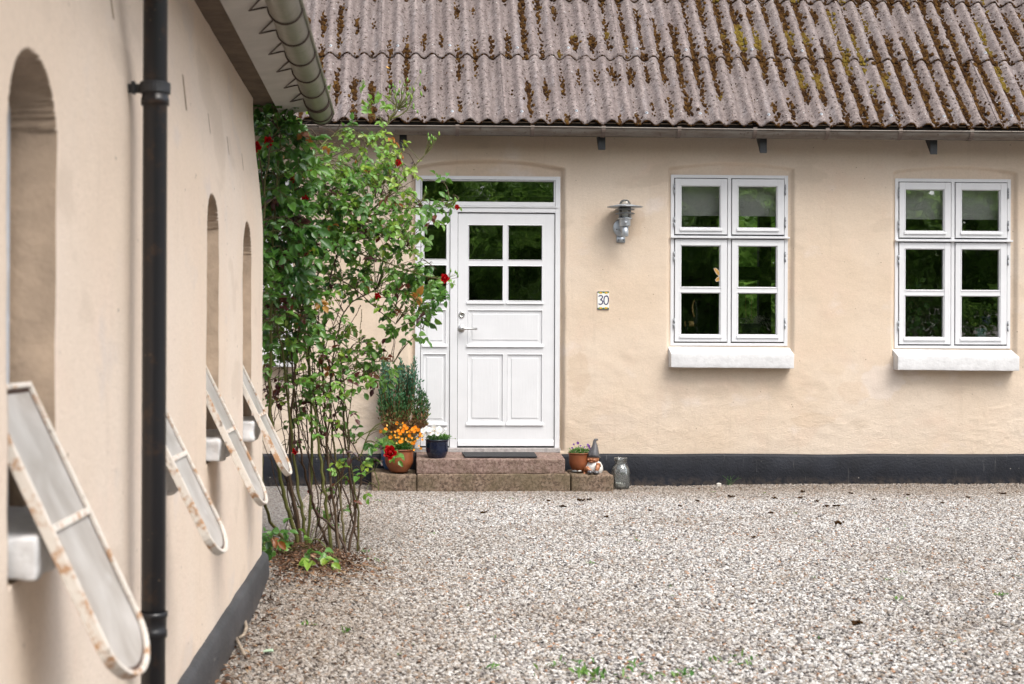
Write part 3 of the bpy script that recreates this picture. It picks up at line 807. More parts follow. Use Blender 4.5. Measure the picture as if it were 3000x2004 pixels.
# thin fillets so that the shadow gap reads round both leaves
gg = MB()
gg.box(dX(1340.5), dX(1341.8), 12.150, 12.168, dZ(1311), dZ(622.5)); gg.box(dX(1624.3), dX(1626), 12.150, 12.168, dZ(1311), dZ(622.5))
gg.box(dX(1341.8), dX(1624.3), 12.150, 12.168, dZ(625.5), dZ(622.5)); gg.box(dX(1341.8), dX(1624.3), 12.150, 12.168, dZ(1312), dZ(1307))
gg.box(dX(1232), dX(1233.2), 12.150, 12.168, dZ(1311), dZ(622.5)); gg.box(dX(1317.2), dX(1318.5), 12.150, 12.168, dZ(1311), dZ(622.5))
gg.box(dX(1233.2), dX(1317.2), 12.150, 12.168, dZ(625.5), dZ(622.5)); gg.box(dX(1233.2), dX(1317.2), 12.150, 12.168, dZ(1312), dZ(1307))
gg.build('seal', M['gap'], door_frame)
# lever handle with rosette and the round lock above it
hm = MB(); hc = at(1352, 962.5, 12.13)
hm.lathe([(.030, 0), (.031, -.003), (.029, -.008), (.012, -.0085), (.011, -.010)], (hc.x, DY, hc.z), 28, 'y')
hm.tube([(hc.x, DY - .006, hc.z), (hc.x, DY - .050, hc.z), (hc.x + .006, DY - .058, hc.z), (hc.x + .018, DY - .060, hc.z - .001), (hc.x + .132, DY - .060, hc.z - .004)], [.011, .0105, .0105, .010, .0095], 14)
hm.build('handle', M['steel'], door, True)
lk = MB(); lc = at(1353, 922, 12.13)
lk.lathe([(.027, 0), (.027, -.006), (.024, -.010), (.017, -.011), (.016, -.007), (.012, -.0065), (.0, -.0065)], (lc.x, DY, lc.z), 28, 'y')
lk.build('lock', M['steel'], door, True)

# ---------------- interior seen through the panes
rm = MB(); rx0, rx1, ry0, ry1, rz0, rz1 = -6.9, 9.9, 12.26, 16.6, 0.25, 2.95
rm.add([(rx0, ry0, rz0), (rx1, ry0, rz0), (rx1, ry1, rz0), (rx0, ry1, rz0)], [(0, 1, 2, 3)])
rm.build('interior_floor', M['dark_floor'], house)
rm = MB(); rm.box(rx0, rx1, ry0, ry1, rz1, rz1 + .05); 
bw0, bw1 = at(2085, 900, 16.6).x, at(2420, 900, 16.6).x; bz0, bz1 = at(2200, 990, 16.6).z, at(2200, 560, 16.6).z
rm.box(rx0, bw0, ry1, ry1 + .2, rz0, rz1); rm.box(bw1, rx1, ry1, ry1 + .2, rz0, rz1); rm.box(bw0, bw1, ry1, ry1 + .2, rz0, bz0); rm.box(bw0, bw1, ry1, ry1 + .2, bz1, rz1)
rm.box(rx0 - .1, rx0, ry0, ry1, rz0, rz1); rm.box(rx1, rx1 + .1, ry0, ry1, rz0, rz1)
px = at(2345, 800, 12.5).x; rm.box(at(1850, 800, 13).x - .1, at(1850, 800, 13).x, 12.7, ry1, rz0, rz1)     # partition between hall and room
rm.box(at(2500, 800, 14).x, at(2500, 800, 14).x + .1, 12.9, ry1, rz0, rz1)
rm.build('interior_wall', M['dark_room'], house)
# far window of the room, looking out on the garden
bwf = MB(); m0, m1 = at(2223, 800, 16.5).x, at(2258, 800, 16.5).x
bwf.frame(bw0 - .02, bw1 + .02, bz0 - .02, bz1 + .02, .07, 16.5, 16.58)
bwf.box(m0, m1, 16.48, 16.58, bz0, bz1)
z_a, z_b = at(2200, 820, 16.5).z, at(2200, 782, 16.5).z
bwf.box(bw0, m0, 16.49, 16.57, z_a, z_b); bwf.box(m1, bw1, 16.49, 16.57, z_a, z_b)
bwf.build('garden_window', M['under'], house)  # near-black colour paints the frame's backlit silhouette
for dx, dz in WIN:
    wi = MB(); wi.box(X0 + dx - .1, X1_ + dx + .1, 12.235, 12.50, Z0 + dz + .010, Z0 + dz + .045)
    wi.build('window_board', M['white_worn'], house)

# ---------------- roof of the main house
PITCH = math.radians(48.6); CP, SP = math.cos(PITCH), math.sin(PITCH)
RY0, RZ0 = 11.80, at(1500, 368, 11.80).z + .026
WV = .1485; SHW = 7 * WV; EXPO = .872
def roof_pt(x, s, h): return (x, RY0 + s * CP - h * SP, RZ0 + s * SP + h * CP)
def sheet_mesh(seed):
    nu, nv = 7 * 14 + 3, 34
    u = np.linspace(-.005, SHW + .022, nu); v = np.linspace(0, 1.02, nv)
    U, V_ = np.meshgrid(u, v, indexing='ij')
    ch = np.cos(2 * np.pi * U / WV)
    hgt = .0275 * np.sign(ch) * np.abs(ch) ** .9 + .0022 * fbm(U * 14, V_ * 11, seed, 3)
    lift = .013 * (1 - V_ / 1.02)
    edge = .008 * fbm(U * 25, U * 0, seed + 3, 3) * (V_ < .01)
    top = np.stack([U, (V_ - edge), hgt + lift + .0035], -1); bot = np.stack([U, (V_ - edge), hgt + lift - .0035], -1)
    def W(P): return np.stack([P[..., 0], P[..., 1] * CP - P[..., 2] * SP, P[..., 1] * SP + P[..., 2] * CP], -1)
    T, B = W(top), W(bot)
    n, m = nu, nv
    me = bpy.data.meshes.new('roof_sheet')
    V3 = np.concatenate([T.reshape(-1, 3), B.reshape(-1, 3)])
    idx = np.arange(n * m).reshape(n, m); o = n * m
    q = [np.stack([idx[:-1, :-1], idx[1:, :-1], idx[1:, 1:], idx[:-1, 1:]], -1).reshape(-1, 4),
         np.stack([idx[:-1, :-1] + o, idx[:-1, 1:] + o, idx[1:, 1:] + o, idx[1:, :-1] + o], -1).reshape(-1, 4),
         np.stack([idx[:-1, 0], idx[:-1, 0] + o, idx[1:, 0] + o, idx[1:, 0]], -1),
         np.stack([idx[0, :-1], idx[0, 1:], idx[0, 1:] + o, idx[0, :-1] + o], -1),
         np.stack([idx[-1, :-1], idx[-1, :-1] + o, idx[-1, 1:] + o, idx[-1, 1:]], -1)]
    q = np.concatenate(q)
    me.vertices.add(len(V3)); me.vertices.foreach_set('co', V3.astype(np.float32).ravel())
    me.loops.add(q.size); me.loops.foreach_set('vertex_index', q.astype(np.int32).ravel())
    me.polygons.add(len(q)); me.polygons.foreach_set('loop_start', np.arange(0, q.size, 4, dtype=np.int32))
    me.update(calc_edges=True)
    sm = [True] * (len(q)); 
    for k in range(len(q) - (n - 1) - 2 * (m - 1), len(q)): sm[k] = False
    me.polygons.foreach_set('use_smooth', sm)
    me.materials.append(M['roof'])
    return me
sheets = [sheet_mesh(70 + 5 * k) for k in range(4)]
XS0 = at(1480, 365, RY0).x - WV * .0         # a side joint of the sheets
rnd = random.Random(5)
scm = MB(); scm.ball((0, 0, .004), .0085, n=8, m=4); scm.lathe([(.014, 0), (.013, .002), (.0, .003)], (0, 0, 0), 10)
scr_me = scm.mesh('screw'); scr_me.materials.append(M['galv'])
ho = origin(house)
rq = Matrix.Rotation(PITCH, 3, 'X').to_euler()
for r in range(4):
    for c_ in range(-3, 5):
        x = XS0 + c_ * SHW; s = r * EXPO
        p = Vector(roof_pt(x, s, 0)) - ho
        o = put('roof_sheet', sheets[rnd.randrange(4)], None, house); o.location = p + Vector((rnd.uniform(-.003, .003), rnd.uniform(-.004, .004), rnd.uniform(0, .003)))
        if r < 3:
            for k in (1, 4):
                sc_ = put('screw', scr_me, None, o, True)
                uu = k * WV + rnd.uniform(-.008, .008); vv = .095 + rnd.uniform(-.012, .012)
                hh = .0265 + .012 + .004
                sc_.location = (uu, vv * CP - hh * SP, vv * SP + hh * CP); sc_.rotation_euler = rq
# closed underside, so that no light comes through from behind
ub = MB(); p0, p1 = roof_pt(0, .10, -.075), roof_pt(0, 3.7, -.075)
ub.add([(-7, p0[1], p0[2]), (10, p0[1], p0[2]), (10, p1[1], p1[2]), (-7, p1[1], p1[2]), (-7, p0[1], p0[2] + .02), (10, p0[1], p0[2] + .02), (10, p1[1], p1[2] + .02), (-7, p1[1], p1[2] + .02)],
       [(0, 3, 2, 1), (4, 5, 6, 7), (0, 1, 5, 4), (2, 3, 7, 6)])
ub.add([(-7, p1[1], p1[2]), (10, p1[1], p1[2]), (10, p1[1] + 2.6, 2.9), (-7, p1[1] + 2.6, 2.9)], [(0, 1, 2, 3)])
ub.build('roof_underlay', M['under'], house)

eb_ = MB(); eb_.box(-6.9, 9.9, 11.842, 11.856, 2.955, RZ0 + .004); eb_.build('eaves_board', M['under'], house)  # added dark board standing in for the shaded openings behind the gutter
# moss lying in the troughs
mo = MB(); r_ = random.Random(11)
ICO = [(0, 0, 1), (.894, 0, .447), (.276, .851, .447), (-.724, .526, .447), (-.724, -.526, .447), (.276, -.851, .447), (.724, .526, -.447), (-.276, .851, -.447), (-.894, 0, -.447), (-.276, -.851, -.447), (.724, -.526, -.447), (0, 0, -1)]
ICF = [(0, 1, 2), (0, 2, 3), (0, 3, 4), (0, 4, 5), (0, 5, 1), (1, 6, 2), (2, 7, 3), (3, 8, 4), (4, 9, 5), (5, 10, 1), (2, 6, 7), (3, 7, 8), (4, 8, 9), (5, 9, 10), (1, 10, 6), (11, 7, 6), (11, 8, 7), (11, 9, 8), (11, 10, 9), (11, 6, 10)]
ICV = [Vector(v) for v in ICO]
def blob(mb, c, sx, sy, sz, rr, frame=None, top_only=False):
    vs = []
    for v in ICV:
        j = 1 + rr.uniform(-.22, .22)
        a = Vector((v.x * sx * j, v.y * sy * j, v.z * sz * j))
        vs.append(Vector(c) + (frame @ a if frame else a))
    mb.add(vs, ICF[:15] if top_only else ICF)
RF = Matrix.Rotation(PITCH, 3, 'X')
xa, xb = at(880, 200, 12.4).x, at(3000, 200, 12.6).x + .25
nblob = 0
for tr_ in range(int((xa - XS0) / WV) - 1, int((xb - XS0) / WV) + 2):
    xt = XS0 + (tr_ + .5) * WV
    fx = (xt - xa) / (xb - xa)
    dens = .52 + .38 * sstep(.2, .8, fx)
    yellow = vnoise(xt * 1.7, 3.1, 77) + .35 * math.exp(-((fx - .58) / .09) ** 2) * 2
    s = 0.02
    while s < 2.0:
        edge = math.exp(-((s - EXPO) % EXPO) / .10) if s > .3 else 0
        pr = float(vnoise(xt * 3.7, s * 4.5, 81)) + .5 + (dens - .55) * .9 + .25 * edge
        if pr > .53:
            L = min(1.0, (pr - .5) * 2.2)
            k = int(1.4 + 3.6 * L)
            for _ in range(k):
                du = r_.gauss(0, .010 + .010 * L); ss = s + r_.uniform(-.02, .02)
                hgt = -.0265 + min(.05, (du / .055) ** 2 * .05) + .006
                sz = r_.uniform(.007, .019) * (.75 + .45 * L)
                yl = yellow + .8 * float(vnoise(xt * 8, ss * 3.3, 91))
                mo.cur = min(1, max(0, (.55 + .38 * yl + r_.uniform(-.12, .06)) if yl > .50 and fx > .12 else r_.uniform(0, .66)))
                blob(mo, roof_pt(xt + du, ss, hgt + lift_ if (lift_ := .013 * (1 - (ss % EXPO) / 1.02)) else hgt), sz, sz * 1.35, sz * .8, r_, RF, True); nblob += 1
        s += r_.uniform(.018, .03)
# crumbs on the flanks and along the lower edges of the sheets
for _ in range(2600):
    x = r_.uniform(xa, xb); s = r_.uniform(0, 1.95); fx = (x - xa) / (xb - xa)
    if r_.random() > .12 + .9 * fx: continue
    ph = (x - XS0) / WV; h = .0265 * math.cos(2 * math.pi * ph)
    if h > .01 and r_.random() < .8: continue
    sz = r_.uniform(.004, .0095); mo.cur = r_.uniform(0, .6)
    blob(mo, roof_pt(x, s, h + .013 * (1 - (s % EXPO) / 1.02) + .004), sz, sz * 1.3, sz * .7, r_, RF, True)
for row in (0, 1, 2):
    x = xa
    while x < xb:
        ph = (x - XS0) / WV; h = .0265 * math.cos(2 * math.pi * ph)
        fx = (x - xa) / (xb - xa)
        if r_.random() < .75:
            mo.cur = r_.uniform(0, .55); sz = r_.uniform(.004, .008) * (1 + .5 * fx)
            blob(mo, roof_pt(x, row * EXPO - .002, h + .010 + r_.uniform(-.004, .004)), sz * 1.2, sz, sz, r_, RF)
        x += .0085
mo.build('moss', M['moss'], house, False, tint=True, kind='stuff')

# gutter: half-round trough with rolled rim, bracket straps, rafter ends
gyc, gzc, gr_ = 11.776, at(1500, 372.5, 11.715).z, .062
gt = MB(); n = 14
gxs = list(np.arange(-6.9, 9.9, .35)); vs = []
for x in gxs:
    sag = .003 * math.sin(x * 1.3)
    for k in range(n + 1):
        a_ = math.pi * k / n; vs.append((x, gyc - gr_ * math.cos(a_), gzc + sag - gr_ * math.sin(a_) * 1.02))
    for k in range(n + 1):
        a_ = math.pi * (n - k) / n; vs.append((x, gyc - (gr_ - .002) * math.cos(a_), gzc + sag - (gr_ - .002) * math.sin(a_) * 1.02 ))
m_ = 2 * n + 2
gt.add(vs, [(i * m_ + k, (i + 1) * m_ + k, (i + 1) * m_ + (k + 1) % m_, i * m_ + (k + 1) % m_) for i in range(len(gxs) - 1) for k in range(m_)])
gt.tube([(x, gyc - gr_ - .004, gzc + .003 * math.sin(x * 1.3) + .001) for x in gxs], .0065, 8)
gut = gt.build('gutter', M['gutter'], house, True)
for px_ in (940, 1340, 1560, 1768, 1990, 2212, 2424, 2638, 2847, 3060, 720):
    x = at(px_, 385, 11.72).x; bk = MB()
    pts = [(x, gyc - (gr_ + .004) * math.cos(math.pi * k / 12), gzc - (gr_ + .003) * math.sin(math.pi * k / 12)) for k in range(-1, 13)]
    for k in range(len(pts) - 1):
        (xx, ya, za_), (_, yb_, zb_) = pts[k], pts[k + 1]
        ny, nz = (ya - gyc), (za_ - gzc); l_ = math.hypot(ny, nz); ny /= l_; nz /= l_
        ny2, nz2 = (yb_ - gyc), (zb_ - gzc); l2 = math.hypot(ny2, nz2); ny2 /= l2; nz2 /= l2
        bk.hexa([(x - .016, ya, za_), (x + .016, ya, za_), (x + .016, yb_, zb_), (x - .016, yb_, zb_),
                 (x - .016, ya + ny * .004, za_ + nz * .004), (x + .016, ya + ny * .004, za_ + nz * .004), (x + .016, yb_ + ny2 * .004, zb_ + nz2 * .004), (x - .016, yb_ + ny2 * .004, zb_ + nz2 * .004)])
    bk.build('gutter_bracket', M['bracket'], gut)
for px_, zb_ in ((1181, 434), (1763, 440), (2236.5, 449), (2736, 453), (700, 432)):
    x = at(px_, 440, 11.86).x; z = at(px_, zb_, 11.86).z; w_ = .031
    rt = MB(); top = z + .16; sl = math.tan(PITCH)
    rt.hexa([(x - w_, 11.86, z), (x + w_, 11.86, z), (x + w_, 12.10, z + .24 * sl), (x - w_, 12.10, z + .24 * sl),
             (x - w_, 11.86, top), (x + w_, 11.86, top), (x + w_, 12.10, top + .24 * sl), (x - w_, 12.10, top + .24 * sl)])
    rt.build('rafter_end', M['black_wood'], house, bevel=.004)

# ------------------------------------------------------------------ side building on the left
side = thing('outbuilding', (XL - 1, 4.5, 0), 'cream plastered side building in the left foreground with narrow arched niches', 'outbuilding')
NICHE = [(2.525, 2.865), (3.87, 4.17), (5.067, 5.395), (6.237, 6.58)]
gy = np.concatenate([np.linspace(-4, 1.9, 24), np.arange(1.95, 7.10, .0125), *[np.arange(q0, q1, .006) for q0, q1 in NICHE], YE - .14 + .14 * np.sin(np.linspace(0, math.pi / 2, 14)) ])
edges = []
for a_, b_ in NICHE: edges += [a_ - .004, a_ + .004, b_ - .004, b_ + .004]
gy = np.array(sorted(set(np.round(np.concatenate([gy, edges]), 5))))
gz = np.concatenate([np.arange(-.1, .6, .03), np.arange(.62, 1.55, .0125), np.arange(1.555, 1.80, .005), np.arange(1.81, 2.0, .0125), np.arange(2.0, 2.5, .03)])
GY, GZ = np.meshgrid(gy, gz, indexing='ij')
dep = np.zeros_like(GY)
for i, (a_, b_) in enumerate(NICHE):
    ym, hw = (a_ + b_) / 2, (b_ - a_) / 2
    zc = 1.752; zs = 1.752 - hw * .85
    q = np.clip(1 - ((GY - ym) / hw) ** 2, 0, 1)
    ztop = zs + (zc - zs) * np.sqrt(q)
    m_ = sstep(a_ - .004, a_ + .004, GY) * (1 - sstep(b_ - .004, b_ + .004, GY)) * (1 - sstep(ztop - .004, ztop + .004, GZ)) * sstep(.79, .80, GZ)
    dep = np.maximum(dep, .105 * m_)
for i, (y_, z0_, h_) in enumerate(((3.50, 2.02, .10), (4.68, 1.975, .10), (5.28, 1.99, .058), (5.86, 1.99, .055), (6.39, 1.995, .052), (2.3, 2.0, .06))):
    m_ = (np.abs(GY - y_) < .0085) & (GZ > z0_) & (GZ < z0_ + h_)
    dep = np.maximum(dep, .045 * m_)
lean = .052 * sstep(1.72, 2.42, GZ)
relief = .005 * fbm(GY * .9, GZ * 1.1, 105, 3) + .003 * fbm(GY * 6, GZ * 6, 106, 3)
corner = np.where(GY > YE - .14, .10 * (1 - np.sqrt(np.clip(1 - ((GY - (YE - .14)) / .14) ** 2, 0, 1))), 0)
XX = XL - lean - dep + relief - corner
me = grid_mesh('wall', np.stack([XX, GY, GZ], -1), off=tuple(origin(side)), flip=True)
wl_ = put('wall', me, None, side); wl_.data.materials.append(M['plaster_side']); wl_.data.materials.append(M['jamb'])
dq = np.maximum(np.maximum(dep[:-1, :-1], dep[1:, 1:]), np.maximum(dep[1:, :-1], dep[:-1, 1:]))
wl_.data.polygons.foreach_set('material_index', (dq.reshape(-1) > .012).astype(np.int32))
ew = MB(); ew.add([(XL - .12, YE, -.1), (XL - .16, YE, 2.5), (-6, YE, 2.5), (-6, YE, -.1)], [(0, 1, 2, 3)])
ew.add([(-6, YE, -.1), (-6, YE, 2.5), (-6, -4, 2.5), (-6, -4, -.1)], [(0, 1, 2, 3)]); ew.add([(-6, -4, -.1), (-6, -4, 2.5), (XL, -4, 2.5), (XL, -4, -.1)], [(0, 1, 2, 3)])
ew.add([(-6, YE, -.1), (XL - .16, YE, 2.5), (-3.3, YE, 4.6)], [(0, 1, 2)])
ew.build('end_wall', M['plaster_side'], side)
# plinth
gy2 = np.concatenate([np.linspace(-4, 2, 20), np.arange(2.05, 7.2, .03), YE - .05 + .08 * np.sin(np.linspace(0, math.pi / 2, 8))])
prof = [(.040, -.1), (.036, .08), (.032, .140), (.024, .156), (.010, .162), (-.05, .166)]
P = np.zeros((len(gy2), len(prof), 3))
for j, (d, z) in enumerate(prof):
    P[:, j, 0] = XL + d + .003 * fbm(gy2 * 3, gy2 * 0 + j * .2, 111, 3) - .10 * (1 - np.sqrt(np.clip(1 - ((gy2 - (YE - .10)) / .135) ** 2, 0, 1))) * (gy2 > YE - .10)
    P[:, j, 1] = gy2; P[:, j, 2] = z + (.004 * fbm(gy2 * 2.5, gy2 * 0, 113, 3) if j > 1 else 0)
me = grid_mesh('plinth', P, off=tuple(origin(side)), flip=True); put('plinth', me, M['plinth_side'], side, True)

# tilted stable windows, their sills
def stable_window(i, a_, b_):
    ym, hw = (a_ + b_) / 2, (b_ - a_) / 2 - .012
    T = Vector((XL - .055, 0, 1.130)); B = Vector((XL + .192, 0, .622)) + (Vector((.008, 0, -.032)) if i == 0 else Vector((0, 0, 0))); D = (B - T); Lh = D.length; D.normalize()
    N_ = Vector((D.z, 0, -D.x)) * -1       # facing up and outwards
    if N_.z < 0: N_ = -N_
    def P3(y, s, h): return Vector((T.x, ym + y, T.z)) + D * s + N_ * h
    # outline: flat top, straight sides, round bottom
    rd = hw * .55
    out = [(-hw, 0), (-hw, Lh - rd)] + [(-hw * math.cos(t), Lh - rd + rd * math.sin(t)) for t in np.linspace(0, math.pi, 19)[1:-1]] + [(hw, Lh - rd), (hw, 0)]
    rail = .011
    inn = [((y / hw) * (hw - rail), (rail if s < .001 else s if s <= Lh - rd + 1e-6 else Lh - rd + (s - Lh + rd) / rd * (rd - rail))) for y, s in out]
    in2 = [((y / hw) * (hw - rail - .0075), (rail + .008 if s < .001 else s if s <= Lh - rd + 1e-6 else Lh - rd + (s - Lh + rd) / rd * (rd - rail - .0075))) for y, s in out]
    mb = MB(); n = len(out); vs = []
    for (pts, h) in ((out, -.011), (out, .012), (inn, .012), (inn, -.011)):
        vs += [P3(y, s, h) for y, s in pts]
    fs = []
    for k in range(n):
        k2 = (k + 1) % n
        for l in range(4):
            l2 = (l + 1) % 4; fs.append((l * n + k, l * n + k2, l2 * n + k2, l2 * n + k))
    mb.add(vs, fs)
    w = mb.build('stable_window', M['rusty'], side, bevel=.002)
    sb = Lh * .47
    pl_ = MB(); pl_.add([P3(y, s, .0035) for y, s in inn] + [P3(y, s, .0042) for y, s in in2], [(k, (k + 1) % n, n + (k + 1) % n, n + k) for k in range(n)]); pl_.build('putty_line', M['rust_dark'], w)
    bar = MB(); bar.hexa([P3(-hw + rail, sb - .007, -.005), P3(hw - rail, sb - .007, -.005), P3(hw - rail, sb + .007, -.005), P3(-hw + rail, sb + .007, -.005),
                          P3(-hw + rail, sb - .007, .010), P3(hw - rail, sb - .007, .010), P3(hw - rail, sb + .007, .010), P3(-hw + rail, sb + .007, .010)])
    bar.build('glazing_bar', M['rusty'], w, bevel=.002)
    for (s0, s1, rnd_) in ((rail, sb - .006, False), (sb + .006, Lh, True)):
        if rnd_: poly = [(-(hw - rail) - .002, s0)] + [p for p in inn if p[1] > sb] + [((hw - rail) + .002, s0)]
        else: poly = [(-(hw - rail) - .002, s0), (-(hw - rail) - .002, s1), ((hw - rail) + .002, s1), ((hw - rail) + .002, s0)]
        pm = MB(); m = len(poly)
        pm.add([P3(y, s, .003) for y, s in poly] + [P3(y, s, .000) for y, s in poly], [tuple(range(m)), tuple(range(2 * m - 1, m - 1, -1))] + [(k, (k + 1) % m, m + (k + 1) % m, m + k) for k in range(m)])
        pm.build('pane', M['pane_dirty'], w)
    # chalky fixed board at the back of the niche and the stay iron
    bb = MB(); bb.box(XL - .100, XL - .085, a_ + .02, b_ - .02, .86, 1.71); bb.build('niche_board', M['blue_white'] if i == 0 else M['plaster_side'], side)
    rough_box('niche_sill', XL - .10, XL + .050, a_ + .008, b_ - .008, .788, .868, M['white_worn'], side, amp=.010, seg=.018, r=.009, seed=130 + i, back_z=.02)
    return w
for i, (a_, b_) in enumerate(NICHE):
    sw = stable_window(i, a_, b_)
    sw['label'] = ('nearest tilted stable window with whitewashed panes', 'tilted rusty stable window beside the black downpipe', 'third tilted stable window along the wall', 'farthest tilted stable window, next to the rose stems')[i]

# black downpipe with sleeves and clip
dp = MB(); pc = Vector((XL + .066, 3.62, 0)); pr_ = .0305
dp.tube([(pc.x, pc.y, -.02), (pc.x, pc.y, 1.0), (pc.x, pc.y, 2.20), (pc.x + .05, pc.y, 2.30), (-.435, pc.y, 2.36), (-.425, pc.y, 2.40)], pr_, 28)
pipe = dp.build('downpipe', M['pipe'], side, True)
for z0_, z1_ in ((1.21 - (1880 - 1010) * 3.55 / F, 1.21 - (1805 - 1010) * 3.55 / F), (1.21 + (1010 - 305) * 3.55 / F, 1.21 + (1010 - 236) * 3.55 / F)):
    sl_ = MB(); sl_.lathe([(pr_ + .0002, z0_), (pr_ + .0045, z0_ + .001), (pr_ + .0045, z0_ + .018), (pr_ + .0025, z0_ + .020), (pr_ + .0025, z1_ - .014), (pr_ + .0055, z1_ - .012), (pr_ + .0055, z1_), (pr_, z1_ + .001)], (pc.x, pc.y, 0), 28)
    sl_.build('sleeve', M['pipe'], pipe, True)
cl = MB(); zz = 1.21 + (1010 - 268) * 3.62 / F
cl.lathe([(pr_ + .006, -.014), (pr_ + .008, -.012), (pr_ + .008, .012), (pr_ + .006, .014)], (pc.x, pc.y, zz), 24)
cl.box(XL - .01, pc.x, pc.y - .004, pc.y + .004, zz - .012, zz + .010); cl.box(XL + .008, XL + .016, pc.y - .012, pc.y + .012, zz - .014, zz + .016)
cl.build('pipe_clip', M['black_wood'], pipe)

# eaves: dark board against the wall, grey soffit board, gutter with wire straps
eb = MB(); eb.box(-.83, -.641, -4, 7.56, 2.435, 2.46); eb.build('eaves_board', M['soffit_dark'], side)
sb_ = MB(); sb_.hexa([(-.64, -4, 2.420), (-.40, -4, 2.455), (-.40, 7.56, 2.455), (-.64, 7.54, 2.420), (-.64, -4, 2.445), (-.40, -4, 2.475), (-.40, 7.56, 2.475), (-.64, 7.54, 2.445)])
sb_.build('soffit_board', M['soffit'], side, bevel=.002)
gt = MB(); n = 16; gys = list(np.arange(-4, 7.62, .29)) + [7.62]; vs = []; gc = Vector((-.425, 0, 2.442)); R0 = .060
for y in gys:
    for k in range(n + 1):
        a_ = math.pi * k / n; vs.append((gc.x + R0 * math.cos(a_), y, gc.z - R0 * math.sin(a_)))
    for k in range(n + 1):
        a_ = math.pi * (n - k) / n; vs.append((gc.x + (R0 - .002) * math.cos(a_), y, gc.z - (R0 - .002) * math.sin(a_)))
m_ = 2 * n + 2
gt.add(vs, [(i * m_ + k, (i + 1) * m_ + k, (i + 1) * m_ + (k + 1) % m_, i * m_ + (k + 1) % m_) for i in range(len(gys) - 1) for k in range(m_)])
ec = [(gc.x + (R0 - .001) * math.cos(math.pi * k / n), 7.615, gc.z - (R0 - .001) * math.sin(math.pi * k / n)) for k in range(n + 1)]
gt.add(ec, [tuple(range(n + 1))])
gt.tube([(gc.x + R0 + .003, y, gc.z + .003) for y in gys], .008, 8)
sgut = gt.build('gutter', M['gutter_side'], side, True)
for y in [7.60, 7.50, 7.20, 7.16, 6.78, 6.38, 6.0, 5.6, 5.22, 4.8, 4.4, 4.0]:
    st = MB(); pts = [(gc.x + (R0 + .004) * math.cos(math.pi * k / 16), y, gc.z - (R0 + .004) * math.sin(math.pi * k / 16)) for k in range(17)]
    st.tube(pts, .0035, 6)
    if y not in (7.60, 7.50, 7.20):
        st.tube([pts[-1], (gc.x - .128, y - .03, gc.z - .022), (gc.x - R0 - .006, y - .17, gc.z - .004)], .0034, 6)
    st.build('gutter_strap', M['strap'], sgut, True)
# roof of the side building
rs = MB(); nx_ = 60
P = np.zeros((2, 281, 3)); ys = np.linspace(-4, 7.62, 281)
for i, s in enumerate((0, 3.9)):
    P[i, :, 0] = -.47 - s * CP; P[i, :, 1] = ys; P[i, :, 2] = 2.50 + s * SP + .026 * np.cos(2 * np.pi * ys / WV)
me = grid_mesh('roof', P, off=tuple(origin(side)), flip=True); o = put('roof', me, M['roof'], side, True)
so = o.modifiers.new('thick', 'SOLIDIFY'); so.thickness = .007
br = MB(); br.hexa([(-.52, -4, 2.475), (-.40, -4, 2.475), (-.40, 7.58, 2.475), (-.52, 7.58, 2.475), (-3.4, -4, 4.9), (-3.3, -4, 5.0), (-3.3, 7.58, 5.0), (-3.4, 7.58, 4.9)])
# ------------------------------------------------------------------ stone steps, mat
def granite(name, c0, c1, c2, green):
    t = NT(name)
    c = t.mix(t.ramp(t.noise(42, 5, .8), [(.42, 0.0), (.58, 1.0)]), c0, c1)
    c = t.mix(t.ramp(t.voro(60, out='Color'), [(.55, 0.0), (.75, .6)]), c, c2)
    c = t.mix(t.ramp(t.noise(4, 5, .6), [(.42, 0.0), (.62, green)]), c, (.115, .092, .050))
    return t.fin(c, .85, t.bump(t.noise(95, 4, .7), .006), spec=.3)
M['granite_low'] = granite('mossy_granite', (.080, .055, .040), (.23, .160, .115), (.32, .24, .18), .6)
M['granite_up'] = granite('pink_granite', (.12, .075, .062), (.28, .19, .16), (.34, .25, .21), .3)
steps = thing('doorstep', (at(1430, 1442, 11.70).x, 11.9, 0), 'two-tier granite doorstep of red-brown stone slabs below the white door', 'doorstep')
YS = 11.68
zl = at(1450, 1389, YS).z; zu = at(1450, 1345, 11.70).z
rough_box('stone_slab', at(1222, 1400, YS).x, at(1671, 1400, YS).x, YS, 12.06, -.05, zl, M['granite_low'], steps, .0035, .03, .010, 201)
rough_box('stone_slab', at(1088, 1400, 11.70).x, at(1220, 1400, 11.70).x, 11.70, 12.05, -.05, zl + .004, M['granite_low'], steps, .005, .03, .014, 202, back_z=.012, skew=-.010)
rough_box('stone_slab', at(1674, 1400, YS).x, at(1798, 1400, YS).x, YS + .01, 12.05, -.05, zl - .006, M['granite_low'], steps, .006, .03, .018, 203, back_z=.010, skew=-.006)
rough_box('stone_slab', at(1220, 1370, 11.70).x, at(1656, 1370, 11.70).x, 11.70, 12.12, zl - .002, zu, M['granite_up'], steps, .003, .03, .010, 204, back_z=.030)
mt = MB(); z0_ = zu + .009
mt.hexa([(at(1362, 1342, 11.74).x, 11.735, z0_), (at(1574, 1342, 11.74).x, 11.735, z0_), (at(1566, 1330, 11.95).x, 11.97, z0_ + .018), (at(1353, 1330, 11.95).x, 11.97, z0_ + .018),
         (at(1362, 1342, 11.74).x, 11.735, z0_ + .012), (at(1574, 1342, 11.74).x, 11.735, z0_ + .012), (at(1566, 1330, 11.95).x, 11.97, z0_ + .030), (at(1353, 1330, 11.95).x, 11.97, z0_ + .030)])
doormat = mt.build('doormat', M['mat'], None, bevel=.003)
tag(doormat, 'thin black rubber doormat lying on the upper stone step', 'doormat')

